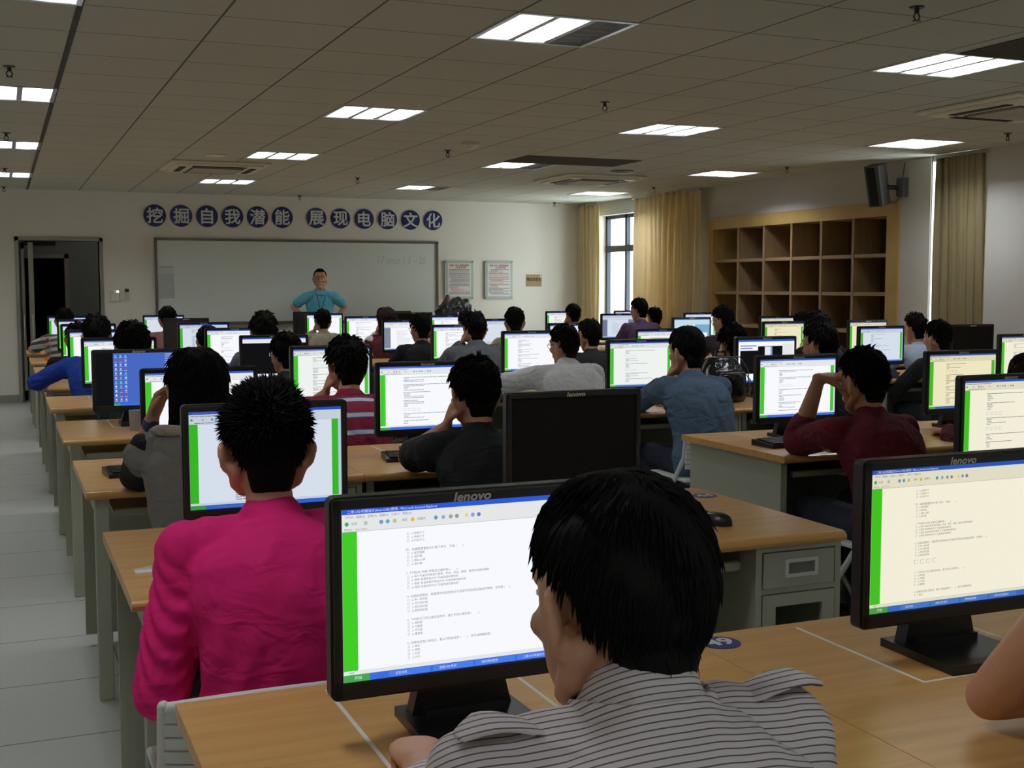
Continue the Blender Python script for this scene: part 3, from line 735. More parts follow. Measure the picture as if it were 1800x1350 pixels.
def doc_page(mb, tint, style, seed):
    r = random.Random(seed); TXT = em(tint, 'text', (120, 122, 140)); GRY = em(tint, 'grey', (170, 174, 186))
    def q(x0, y0, x1, y1, m, k): mb.add([(x0, -.0004*k, y0), (x1, -.0004*k, y0), (x1, -.0004*k, y1), (x0, -.0004*k, y1)], [(0, 1, 2, 3)], m)
    def tx(s, x, y, size, m, k=3):
        v, f = text_mesh(s, size, 'LEFT', 0, 0, 0, 1); mb.add([(x+p[0], -.0004*k, y+p[1]) for p in v], f, m)
    def dash(x, y, x1, h):
        while x < x1:
            wv = min(r.uniform(.003, .02), x1-x); q(x, y-h/2, x+wv, y+h/2, TXT, 3); x += wv+r.uniform(.0008, .002)
    W_ = em(tint, 'page', (250, 252, 255)); PAL = em(tint, 'bar', (232, 234, 232)); BLU = em(tint, 'titlebar', (44, 92, 212)); TSK = em(tint, 'taskbar', (58, 112, 228)); GRN = em(tint, 'greenedge', (72, 222, 44), .85); STA = em(tint, 'start', (70, 170, 78)); SCR = em(tint, 'scroll', (214, 224, 244))
    q(0, 0, SW, SH, W_, 0); q(0, .2475, SW, SH, BLU, 1); q(0, .2225, SW, .2475, PAL, 1); q(0, .0105, SW, .0165, PAL, 1); q(0, 0, SW, .0105, TSK, 1); q(0, 0, .04, .0105, STA, 2)
    q(0, .222, SW, .2226, GRY, 2)
    rich = style == 'rich'
    if rich:
        LT = em(tint, 'lettering', (222, 232, 255)); tx('二维CAD机械设计(AutoCAD)预测 - Microsoft Internet Explorer', .008, .2512, .0052, LT)
        tx('文件(F)   编辑(E)   查看(V)   收藏(A)   工具(T)   帮助(H)', .004, .2434, .0044, TXT)
        tx('后退', .014, .2338, .0046, TXT); tx('搜索', .092, .2338, .0046, TXT); tx('收藏夹', .116, .2338, .0046, TXT); tx('地址(D)', .003, .2254, .0038, TXT); tx('http://www.', .02, .2254, .004, TXT)
        for t in ('正在浏览…', '全国CAD考试', '附件题目题库', '二维CAD机械设计'):
            i_ = ('正在浏览…', '全国CAD考试', '附件题目题库', '二维CAD机械设计').index(t); q(.07+.07*i_, .001, .136+.07*i_, .0095, em(tint, 'task', (74, 128, 236)), 2); tx(t, .08+.07*i_, .0052, .0046, LT)
        tx('完成', .008, .0134, .0038, TXT); tx('开始', .016, .0052, .006, LT)
    else:
        dash(.008, .2512, .16, .0022); dash(.004, .2434, .12, .0018); dash(.014, .2254, .09, .0016); dash(.07, .0052, .2, .002)
    for k, (x, cc) in enumerate([(.007, (60, 180, 90)), (.036, (190, 196, 200)), (.06, (120, 150, 200)), (.07, (90, 170, 210)), (.081, (200, 190, 160)), (.109, (232, 190, 60)), (.146, (90, 160, 200)), (.158, (150, 180, 210)), (.17, (160, 160, 170)), (.18, (150, 150, 160)), (.196, (230, 220, 130)), (.206, (140, 160, 220)), (.216, (110, 130, 200))]):
        m_ = em(tint, 'icon%d' % k, cc); n = 10; vv = [(x+.0032*math.cos(2*PI*i/n), -.0012, .2338+.0032*math.sin(2*PI*i/n)) for i in range(n)]; mb.add(vv, [tuple(range(n))], m_)
    if style == 'word':
        q(0, .0165, .06, .214, em(tint, 'wordgrey', (128, 138, 160)), 2); q(.33, .0165, SW, .214, em(tint, 'wordgrey', (128, 138, 160)), 2); q(0, .2, SW, .214, PAL, 2)
        y = .17
        while y > .04: dash(.12, y, .12+r.uniform(.05, .16), .0016); y -= .011
        return
    q(0, .0165, .0225, .2225, GRN, 2); q(.382, .0165, .400, .2225, GRN, 2); q(.4, .0165, SW, .2225, SCR, 2)
    if style == 'blank':
        q(.13, .03, .26, .035, W_, 2); y = .062
        while y > .02: dash(.118, y, .118+r.uniform(.03, .07), .002); y -= .0058
        return
    y = .2185; x = .098; first = True
    if rich:
        k = 0
        BOX = em(tint, 'box', (176, 182, 200))
        def opt(y, s, i):
            q(x+.002, y-.0017, x+.0054, y+.0017, BOX, 3); q(x+.0025, y-.0012, x+.0049, y+.0012, W_, 4); tx('abcd'[i]+') '+s, x+.0085, y, .0042, TXT)
        for i, s in enumerate(('绘图尺寸', '装配尺寸', '外形尺寸')):
            y -= .0055; opt(y, s, i+1)
        for Q, A in zip(Q1, A1):
            y -= .0132
            if y < .022: break
            tx(Q, x, y, .0046, TXT)
            for i, s in enumerate(A):
                y -= .0055
                if y < .02: break
                opt(y, s, i)
            if style == 'rich' and seed % 2 and Q == Q1[2]:
                y -= .012
                for e in range(4): q(x+.014*e, y-.003, x+.009+.014*e, y+.004, BOX, 3); q(x+.0006+.014*e, y-.0024, x+.0084+.014*e, y+.0034, W_, 4)
                y -= .006
    else:
        while y > .03:
            y -= r.uniform(.008, .014); dash(x, y, x+r.uniform(.06, .2), .002)
            for i in range(r.choice((3, 4, 4))):
                y -= .0056
                if y < .024: break
                dash(x+.003, y, x+r.choice((.02, .025, .03, .09)), .0019)
            if r.random() < .25 and y > .06:
                y -= .014
                for e in range(4): q(x+.02*e, y-.005, x+.013+.02*e, y+.005, em(tint, 'box', (176, 182, 200)), 3); q(x+.0008+.02*e, y-.0042, x+.0122+.02*e, y+.0042, W_, 4)
                y -= .006
        return
def special_page(mb, kind, tint='cool'):
    def q(x0, y0, x1, y1, m, k): mb.add([(x0, -.0004*k, y0), (x1, -.0004*k, y0), (x1, -.0004*k, y1), (x0, -.0004*k, y1)], [(0, 1, 2, 3)], m)
    r = random.Random(4); TSK = em(tint, 'taskbar', (58, 112, 228)); BLK = emis('screen_black', (.006, .006, .007, 1), 1.0); W_ = em(tint, 'page', (250, 252, 255)); PAL = em(tint, 'bar', (232, 234, 232)); STA = em(tint, 'start', (70, 170, 78))
    if kind == 'desktop':
        q(0, 0, SW, SH, em(tint, 'desktop', (72, 106, 196)), 0); q(0, 0, .082, SH, BLK, 1); q(.082, 0, SW, .01, TSK, 1); q(.082, 0, .11, .01, STA, 2)
        for k in range(3):
            for j in range(11):
                cc = r.choice([(230, 240, 250), (90, 200, 230), (210, 60, 60), (240, 210, 90), (110, 220, 120), (210, 220, 240), (190, 200, 220)])
                x = .09+k*.0235; y = .238-j*.0212; q(x, y, x+.008, y+.008, em(tint, 'ic%02d%02d%02d' % cc, cc), 2); q(x-.003, y-.0055, x+.011, y-.003, em(tint, 'iclabel', (170, 190, 235)), 2)
        for k in range(12):
            q(.33, .245-.0105*k, .33+r.uniform(.03, .07), .2485-.0105*k, em(tint, 'iclabel', (170, 190, 235)), 2)
    elif kind == 'dialog':
        q(0, 0, SW, SH, BLK, 0); q(0, .247, SW, SH, em(tint, 'titlebar', (44, 92, 212)), 1); q(0, .222, SW, .247, PAL, 1); q(0, 0, SW, .012, TSK, 1); q(0, .012, SW, .028, W_, 1)
        q(.17, .14, .195, .158, W_, 1); q(.1712, .1412, .1938, .1568, BLK, 2)
    elif kind == 'windows':
        q(0, 0, SW, SH, W_, 0); q(0, .243, SW, SH, em(tint, 'titlebar', (44, 92, 212)), 1); q(0, 0, SW, .011, TSK, 1)
        q(.012, .05, .4, .19, BLK, 1); q(.012, .215, .13, .222, em(tint, 'winblue', (130, 150, 220)), 2); q(.012, .2, .1, .207, em(tint, 'winblue', (130, 150, 220)), 2)
        q(.14, .15, .32, .215, BLK, 2); q(.19, .16, .235, .212, PAL, 3); q(.232, .16, .245, .212, em(tint, 'winblue', (130, 150, 220)), 4); q(.12, .011, .3, .05, BLK, 2); q(.32, .1, .4, .23, PAL, 2)
    elif kind == 'picture':
        q(0, 0, SW, SH, em(tint, 'pic', (196, 226, 232)), 0); q(0, .247, SW, SH, em(tint, 'titlebar', (44, 92, 212)), 1); q(.24, .02, SW, .2, em(tint, 'pic2', (120, 176, 204)), 1); q(0, 0, SW, .011, TSK, 2)
        q(.14, .05, .3, .16, em(tint, 'winblue', (130, 150, 220)), 2); q(.145, .055, .295, .15, W_, 3); q(.33, .05, .38, .12, W_, 2)
_shared = {}
def rbox(mb, x0, y0, z0, x1, y1, z1, rad, m, seg=5):
    pts = []
    for cx, cz, a0 in ((x1-rad, z0+rad, -PI/2), (x1-rad, z1-rad, 0), (x0+rad, z1-rad, PI/2), (x0+rad, z0+rad, PI)):
        for k in range(seg+1):
            a = a0+PI/2*k/seg; pts.append((cx+rad*math.cos(a), cz+rad*math.sin(a)))
    mb.prism(pts, 'y', y0, y1, m)
def monitor_shared():
    W2_, B0 = .2275, .07
    b = MB(); zb, zt = B0, B0+.314
    # bezel as four rails, rounded outer plate behind
    bz = (W2_*2-PW)/2-.001
    rbox(b, -W2_, .004, zb, W2_, .03, zt, .012, M_BLACK)
    b.box(-W2_+.004, -.002, zb+.003, -W2_+bz, .006, zt-.003, M_BLACK, .002); b.box(W2_-bz, -.002, zb+.003, W2_-.004, .006, zt-.003, M_BLACK, .002)
    b.box(-W2_+.004, -.002, zb+.003, W2_-.004, .006, zb+.029, M_BLACK, .002); b.box(-W2_+.004, -.002, zt-.019, W2_-.004, .006, zt-.003, M_BLACK, .002)
    b.prism([(-.17, zb+.03), (.17, zb+.03), (.17, zt-.04), (-.17, zt-.04)], 'y', .03, .055, M_BLACK)
    bez = b.build('casing'); _shared['casing'] = bez.data
    b = MB(); rbox(b, -.075, .05, .02, .075, .075, .2, .02, M_BLACK2); b.prism([(-.09, .0), (.09, .0), (.065, .1), (-.065, .1)], 'y', .045, .075, M_BLACK2)
    n = b.build('stand_neck'); _shared['neck'] = n.data
    b = MB(); b.prism([(-.102, -.1), (.102, -.1), (.098, .1), (-.098, .1)], 'z', 0, .016, M_BLACK2); b.prism([(-.07, .02), (.07, .02), (.066, .09), (-.066, .09)], 'z', .016, .03, M_BLACK2)
    n2 = b.build('stand_base'); _shared['base'] = n2.data
    b = MB(); v, f = text_mesh('lenovo', .0195, 'CENTER', .0006, .22, 0, 3, 1.02); b.add([(p[0]*1.15, -.0026-p[2], zt-.0115+p[1]) for p in v], f, M_LOGO)
    n3 = b.build('logo'); _shared['logo'] = n3.data
    b = MB(); b.cyl((.16, -.0025, zb+.016), (.16, -.0035, zb+.016), .006, .006, M_BLACK2, 10); n4 = b.build('power_button'); _shared['power'] = n4.data
    for o in (bez, n, n2, n3, n4): bpy.data.objects.remove(o)
monitor_shared()
_screens = {}
def screen_mesh(kind, tint, seed):
    key = (kind, tint, seed)
    if key in _screens: return _screens[key]
    b = MB()
    if kind in ('off', 'offbrown'):
        m = M_OFF if kind == 'off' else M_OFFB
        b.add([(0, 0, 0), (SW, 0, 0), (SW, 0, SH), (0, 0, SH)], [(0, 1, 2, 3)], m)
    elif kind in ('desktop', 'dialog', 'windows', 'picture'): special_page(b, kind, tint)
    else: doc_page(b, tint, kind, seed)
    b.v = [((p[0]-SW/2)*PW/SW, p[1], p[2]*PH/SH) for p in b.v]
    o = b.build('screen'); me = o.data; bpy.data.objects.remove(o)
    _screens[key] = me
    return me
def monitor(x, y, kind, tint, seed, lab, rz=0.0, tilt=0.0):
    o = thing('computer_monitor', (x, y, .75), lab, 'monitor', 'black widescreen monitors', rz)
    h = link('casing', _shared['casing'], o)
    if tilt: h.rotation_euler = (tilt, 0, 0)
    s = link('screen', screen_mesh(kind, tint, seed), h, (0, .001 if kind not in ('off', 'offbrown') else .0035, .07+.029))
    s['label'] = {'off': 'dark switched-off screen', 'offbrown': 'dark switched-off screen', 'desktop': 'blue desktop with rows of icons'}.get(kind, 'lit screen with a document window')
    link('logo', _shared['logo'], h); link('power_button', _shared['power'], h)
    link('stand_neck', _shared['neck'], o); link('stand_base', _shared['base'], o)
    return o

# ---------------------------------------------------------------- people
V3 = lambda *a: np.array(a, float)
def rot3(yaw=0, pitch=0, roll=0):
    cy, sy, cp, sp_, cr, sr = math.cos(yaw), math.sin(yaw), math.cos(pitch), math.sin(pitch), math.cos(roll), math.sin(roll)
    Rz = np.array([[cy, -sy, 0], [sy, cy, 0], [0, 0, 1]]); Rx = np.array([[1, 0, 0], [0, cp, -sp_], [0, sp_, cp]]); Ry = np.array([[cr, 0, sr], [0, 1, 0], [-sr, 0, cr]])
    return Rz@Rx@Ry
def raw_mesh(name, pieces):
    v = []; f = []
    for pv, pf in pieces:
        o = len(v); v += [tuple(p) for p in pv]; f += [tuple(i+o for i in q) for q in pf]
    me = bpy.data.meshes.new(name); me.from_pydata(v, [], f); me.update()
    return me
def fuse(name, pieces, voxel, smooth, m, warp=None):
    """one continuous surface out of overlapping closed pieces"""
    me = raw_mesh(name+'_src', pieces)
    o = bpy.data.objects.new('tmp_fuse', me); COL.objects.link(o)
    rm = o.modifiers.new('r', 'REMESH'); rm.mode = 'VOXEL'; rm.voxel_size = voxel; rm.use_smooth_shade = True
    if smooth:
        sm = o.modifiers.new('s', 'SMOOTH'); sm.factor = 0.5; sm.iterations = smooth
    dg = bpy.context.evaluated_depsgraph_get()
    r = bpy.data.meshes.new_from_object(o.evaluated_get(dg)); r.name = name
    bpy.data.objects.remove(o); bpy.data.meshes.remove(me)
    if warp:
        n = len(r.vertices); co = np.empty(n*3); nn = np.empty(n*3)
        r.vertices.foreach_get('co', co); r.vertices.foreach_get('normal', nn)
        co = warp(co.reshape(-1, 3), nn.reshape(-1, 3)); r.vertices.foreach_set('co', co.ravel()); r.update()
    drop_crumbs(r)
    r.polygons.foreach_set('use_smooth', [True]*len(r.polygons))
    r.materials.clear(); r.materials.append(m)
    return r
def drop_crumbs(me, least=60):
    """delete the tiny loose blobs the voxel grid leaves inside"""
    n = len(me.vertices); e = np.empty(len(me.edges)*2, int); me.edges.foreach_get('vertices', e); e = e.reshape(-1, 2)
    lab = np.arange(n)
    while True:
        m_ = np.minimum(lab[e[:, 0]], lab[e[:, 1]]); new = lab.copy()
        np.minimum.at(new, e[:, 0], m_); np.minimum.at(new, e[:, 1], m_); new = new[new]
        if (new == lab).all(): break
        lab = new
    ids, cnt = np.unique(lab, return_counts=True); bad = np.isin(lab, ids[cnt < least])
    if bad.any():
        bm = bmesh.new(); bm.from_mesh(me); bm.verts.ensure_lookup_table()
        bmesh.ops.delete(bm, geom=[bm.verts[i] for i in np.nonzero(bad)[0]], context='VERTS'); bm.to_mesh(me); bm.free()
def ik(S_, W_, l1, l2, hint):
    d = W_-S_; L = np.linalg.norm(d)
    if L > (l1+l2)*.995: k = L/((l1+l2)*.995); l1 *= k; l2 *= k
    a = (l1*l1-l2*l2+L*L)/(2*L); h = math.sqrt(max(l1*l1-a*a, 1e-6)); u = d/L
    hint = np.array(hint, float); p = hint-u*np.dot(hint, u); p /= np.linalg.norm(p)+1e-9
    return S_+u*a+p*h
def hand(W_, d, nrm, side, curl, sc=1.0, spread=.12):
    """palm, four unequal bent fingers and a thumb; d = direction of the hand, nrm = back-of-hand normal"""
    d = d/np.linalg.norm(d); nrm = nrm-d*np.dot(nrm, d); nrm /= np.linalg.norm(nrm); lat = np.cross(d, nrm)*side   # towards the thumb
    P = []
    P.append(sweep([W_-d*.01, W_+d*.02*sc, W_+d*.055*sc, W_+d*.085*sc], [.026*sc, .034*sc, .041*sc, .038*sc], [.02*sc, .017*sc, .015*sc, .012*sc], axis=lat, n=12, sub=2))
    ax = np.cross(d, nrm); ax /= np.linalg.norm(ax)
    def turn(v, th): return v*math.cos(th)+np.cross(ax, v)*math.sin(th)+ax*np.dot(ax, v)*(1-math.cos(th))
    for k, (off, L, r) in enumerate([(.029, .9, .0088), (.0098, 1.0, .0092), (-.0098, .94, .0088), (-.028, .74, .0078)]):
        p = W_+d*(.084 if k != 3 else .076)*sc+lat*off*sc; v = d+lat*(off*spread*5); v /= np.linalg.norm(v)
        pts = [p-d*.012*sc, p]; a = curl*(.85+.1*k)
        for l, g in ((.042, .9), (.027, 1.1), (.021, .7)):
            v = turn(v, -a*g); p = p+v*l*L*sc; pts.append(p)
        P.append(sweep(pts, [r*sc*1.05, r*sc*1.08, r*sc, r*sc*.94, r*sc*.82], n=8))
    tp = W_+d*.03*sc+lat*.03*sc-nrm*.006*sc; td = d*.7+lat*.62-nrm*(.25+.3*min(curl, 1)); td /= np.linalg.norm(td)
    p1 = tp+td*.036*sc; t2 = td*.85+d*.35-nrm*.3*curl; t2 /= np.linalg.norm(t2); p2 = p1+t2*.028*sc; p3 = p2+t2*.022*sc
    P.append(sweep([W_+d*.012*sc+lat*.012*sc, tp, p1, p2, p3], [.014*sc, .013*sc, .0105*sc, .0098*sc, .008*sc], n=8))
    return P
def head_pieces(Hc, R, fem=False, ear=1.0):
    T = lambda p: Hc+R@np.array(p, float)
    P = []
    P.append(ellipsoid(T((0, -.012, .026)), (.075, .092, .086), R, 24))
    P.append(sweep([T((0, .036, .03)), T((0, .036, -.03)), T((0, .042, -.075)), T((0, .05, -.1))], [.066, .064, .052, .034], [.052, .052, .044, .03], axis=R@V3(1, 0, 0), n=18, sub=3))
    P.append(ellipsoid(T((0, .073, -.1)), (.024, .018, .018), R, 10))
    P.append(sweep([T((0, .086, .016)), T((0, .1, -.012)), T((0, .106, -.03))], [.008, .01, .014], [.008, .01, .012], axis=R@V3(1, 0, 0), n=8, sub=2))
    for s in (-1, 1):
        P.append(ellipsoid(T((s*.011, .097, -.033)), (.008, .009, .007), R, 8))
        P.append(ellipsoid(T((s*.036, .072, -.026)), (.024, .018, .018), R, 10))
        P.append(sweep([T((s*.012, .088, .027)), T((s*.034, .085, .03)), T((s*.056, .068, .022))], [.006, .007, .005], n=8))
        P.append(sweep([T((s*.07, -.03, -.04)), T((s*.066, -.005, -.07)), T((s*.045, .03, -.09))], [.018, .016, .014], n=8))
        # ear: rim, bowl and lobe
        er = R@rot3(s*math.atan2(.014+.01*ear, .04), 0, s*.1)
        P.append(ellipsoid(T((s*(.081+.0055*ear), -.013, -.014)), (.0085, .027+.003*ear, .034), er, 14))
        P.append(ellipsoid(T((s*.079, .0, -.036)), (.009, .011, .014), R, 10))
        rim = [T((s*(.078), .004, -.04)), T((s*(.086+.006*ear), -.016, -.04)), T((s*(.091+.01*ear), -.032, -.015)), T((s*(.091+.01*ear), -.026, .01)), T((s*.086, -.006, .017)), T((s*.077, .008, .004))]
        P.append(sweep(rim, [.006, .0065, .006, .006, .006, .005], n=8, sub=2))
    P.append(sweep([T((-.022, .09, -.062)), T((0, .097, -.06)), T((.022, .09, -.062))], [.004, .0065, .004], n=8))
    P.append(sweep([T((-.02, .089, -.071)), T((0, .095, -.073)), T((.02, .089, -.071))], [.004, .007, .004], n=8))
    return P
def hair_mesh(name, Hc, R, style, rs, q, m):
    """q: strand density; style: short / spiky / fluffy / crop / bowl / long"""
    th0 = {'short': .014, 'spiky': .012, 'fluffy': .019, 'crop': .009, 'bowl': .017, 'long': .02, 'neat': .017}[style]
    earcut = style in ('short', 'spiky', 'crop', 'neat', 'fluffy'); nk = .8 if style == 'neat' else .88 if style in ('spiky', 'short') else 1.0
    C0 = V3(0, -.012, .026); rad = V3(.075, .092, .086)
    nape = {'short': -.80, 'spiky': -.9, 'fluffy': -.82, 'crop': -.7, 'bowl': -.86, 'long': -.9, 'neat': -.62}[style]
    side = {'short': -.25, 'spiky': -.2, 'fluffy': -.3, 'crop': -.1, 'bowl': -.5, 'long': -.7, 'neat': -.2}[style]
    fr = {'short': .52, 'spiky': .6, 'fluffy': .38, 'crop': .66, 'bowl': .3, 'long': .4, 'neat': .4}[style]
    def line(u):
        b_ = base(u)
        if earcut and abs(u[0]) > .4 and u[1] < .5: b_ = max(b_, min(-.02, -.85+2.7*(u[1]+.52))-.9*max(0, .55-abs(u[0])))
        return b_
    def base(u):
        y = u[1]
        if y > .35: return fr
        if y > -.35:
            t = (y+.35)/.7; return side+(fr-side)*max(0, (t-.55)/.45)**1.2 if t > .55 else nape+(side-nape)*min(1, t/.35)
        return nape
    def surf(u, extra=0.0):
        L = line(u); k = min(1, max(0, (u[2]-L)/.16+.35))
        h = th0*(.35+.65*k)*(1+.14*math.sin(7*u[0]+rs.random()*0+5*u[2])+.1*math.sin(13*u[1]+9*u[0]))
        if u[2] < L: h = -.012
        top = max(0, u[2])**2
        if style in ('spiky', 'fluffy'): h += .010*top if u[2] >= L else 0
        d = u*rad; n_ = d/np.linalg.norm(d)
        return C0+d+n_*(h+extra), n_, u[2] >= L
    nu, nv = (48, 28) if q > 500 else (26, 15)
    v = []; f = []
    for j in range(nv+1):
        t = PI*j/nv
        for i in range(nu):
            p = 2*PI*i/nu; u = V3(math.sin(t)*math.cos(p), math.sin(t)*math.sin(p), math.cos(t)); v.append(Hc+R@surf(u)[0])
    for j in range(nv):
        for i in range(nu): f.append((j*nu+i, (j+1)*nu+i, (j+1)*nu+(i+1) % nu, j*nu+(i+1) % nu))
    sm = [True]*len(f)
    if style == 'long':
        secs = []
        for k in range(9):
            t = k/8; secs.append((V3(0, -.045-.022*math.sin(t*2.2), .05-.36*t), .088+.012*math.sin(t*3), .072-.022*t))
        pv, pf = sweep([Hc+R@V3(0, s[0][1], s[0][2]) if k < 4 else Hc+R@V3(0, s[0][1], secs[3][0][2])+V3(0, 0, s[0][2]-secs[3][0][2]) for k, s in enumerate(secs)], [s[1] for s in secs], [s[2] for s in secs], axis=(1, 0, 0), n=22, sub=2)
        o = len(v); v += list(pv); f += [tuple(i+o for i in x) for x in pf]; sm += [True]*len(pf)
    # hair running down the nape
    nl = {'short': -.112, 'spiky': -.108, 'fluffy': -.108, 'crop': -.08, 'bowl': -.12, 'long': -.13, 'neat': -.112}[style]
    pv, pf = sweep([Hc+R@V3(0, -.062, -.005), Hc+R@V3(0, -.064, nl*.45), Hc+R@V3(0, -.052, nl*.78), Hc+R@V3(0, -.046, nl)], [.066*nk, .06*nk, .048*nk, .03*nk], [.04, .036, .027, .014], axis=R@V3(1, 0, 0), n=20, sub=4)
    o = len(v); v += list(pv); f += [tuple(i+o for i in x) for x in pf]; sm += [True]*len(pf)
    for k_ in range(q//3):
        a = rs.uniform(-1, 1); tz = rs.uniform(-.3, 1); p = V3(a*.064*nk*(1-.5*max(0, tz)), -.062-.036*math.sqrt(max(0, 1-a*a))*(1-.5*max(0, tz))+.016*max(0, tz), nl*tz)
        L_ = rs.uniform(.014, .03)*(1.5 if style in ('bowl', 'neat', 'long') else 1); d = V3(rs.gauss(-a*.15, .15), rs.gauss(-.12, .1), -1); d /= np.linalg.norm(d); e2 = p+d*L_; wd = .0026*(1 if q > 1200 else 1.7)
        o = len(v); v += [Hc+R@(p+V3(-wd, 0, 0)), Hc+R@(p+V3(wd, 0, 0)), Hc+R@(p+V3(0, -wd*1.5, 0)), Hc+R@e2]; f += [(o, o+1, o+3), (o+1, o+2, o+3), (o+2, o, o+3)]; sm += [True]*3
    if style == 'long':
        for k_ in range(q):
            a = rs.uniform(PI*.95, PI*2.05); t = rs.uniform(0, .86); r1 = .088+.012*math.sin(t*3)+.002; r2 = .072-.022*t+.002
            p = V3(r1*math.cos(a), -.045-.022*math.sin(t*2.2)+r2*math.sin(a), .05-.36*t)
            pw = lambda p_: Hc+(R@p_ if p_[2] > -.09 else R@V3(p_[0], p_[1], -.09)+V3(0, 0, p_[2]+.09))
            L_ = rs.uniform(.05, .09); e2 = p+V3(rs.gauss(0, .006), -.004, -L_); wd = .0035
            o = len(v); v += [pw(p+V3(-wd, 0, 0)), pw(p+V3(wd, 0, 0)), pw(p+V3(0, -wd, 0)), pw(e2)]; f += [(o, o+1, o+3), (o+1, o+2, o+3), (o+2, o, o+3)]; sm += [True]*3
    # strands
    cnt = 0
    while cnt < q:
        z = rs.uniform(-.85, 1); a = rs.uniform(0, 2*PI); r_ = math.sqrt(max(0, 1-z*z)); u = V3(r_*math.cos(a), r_*math.sin(a), z)
        p, n_, ok = surf(u, -.003)
        if not ok or (style == 'neat' and abs(u[0]) > .45 and -.5 < u[1] < .5 and u[2] < line(u)+rs.uniform(.08, .3)): continue
        cnt += 1
        down = V3(0, 0, -1); tang = down-n_*np.dot(down, n_); tl = np.linalg.norm(tang); tang = tang/(tl+1e-6)
        # combed away from the crown whorl
        wh = V3(.01, -.07, .09); out = p-C0-wh*.9; out = out-n_*np.dot(out, n_); out /= np.linalg.norm(out)+1e-6
        if style == 'spiky': d = n_*(.9 if z > -.1 else .35)+out*.45+tang*(.35 if z < .2 else 0); ln = rs.uniform(.012, .034)*(1 if z > 0 else .7)
        elif style == 'fluffy': d = n_*.45+out*.75+tang*.3; ln = rs.uniform(.02, .04)
        elif style == 'crop': d = n_*.7+out*.5+tang*.4; ln = rs.uniform(.006, .012)
        elif style in ('bowl', 'neat'): d = n_*.03+out*.45+tang*.85; ln = rs.uniform(.022, .042)
        elif style == 'long': d = n_*.05+tang*1.0; ln = rs.uniform(.04, .07)
        else: d = n_*.26+out*.6+tang*.5; ln = rs.uniform(.02, .038)
        jit = .07 if style in ('bowl', 'neat', 'long') else .16; d = d+V3(rs.gauss(0, jit), rs.gauss(0, jit), rs.gauss(0, jit*.7)); d /= np.linalg.norm(d)
        wd = {'spiky': .0028, 'crop': .002}.get(style, .0032)*(1 if q > 1200 else 1.7 if q > 500 else 2.4)
        e1 = p+d*ln*.55; d2 = d+V3(0, 0, -.35)*(0 if style in ('spiky', 'crop') else 1)-n_*.15; d2 /= np.linalg.norm(d2); e2 = e1+d2*ln*.45
        lat = np.cross(d, n_); lat /= np.linalg.norm(lat)+1e-6; up = np.cross(lat, d)
        o = len(v)
        for (c_, k_) in ((p, 1.0), (e1, .8)):
            for q_ in (0, 2.1, 4.2): v.append(Hc+R@(c_+lat*wd*k_*math.cos(q_)+up*wd*k_*math.sin(q_)))
        v.append(Hc+R@e2)
        for i in range(3):
            j = (i+1) % 3; f.append((o+i, o+j, o+3+j, o+3+i)); f.append((o+3+i, o+3+j, o+6)); sm += [True, True]
    me = bpy.data.meshes.new(name); me.from_pydata([tuple(x) for x in v], [], f); me.update()
    me.polygons.foreach_set('use_smooth', sm); me.materials.append(m)
    return me
def torso_sections(Nb, hip, k=1.0, add=0.0, width=1.0):
    """spine from hip to neck base; returns sweep args"""
    prof = [(-.02, .165, .115), (.1, .172, .125), (.28, .155, .112), (.48, .162, .114), (.66, .176, .116), (.79, .178, .108), (.88, .155, .088), (.95, .105, .07), (1.0, .066, .062)]
    pts = []; ra = []; rb = []
    bow = -.045*(Nb[2]-hip[2])/.5
    for t, a, b in prof:
        tt = max(0, t); p = hip*(1-tt)+Nb*tt; p = p+V3(0, bow*math.sin(PI*min(1, tt*1.0)), 0)
        if t < 0: p = p+V3(0, 0, -.02)
        pts.append(p); ra.append(a*width*k+add); rb.append(b*k+add)
    return pts, ra, rb
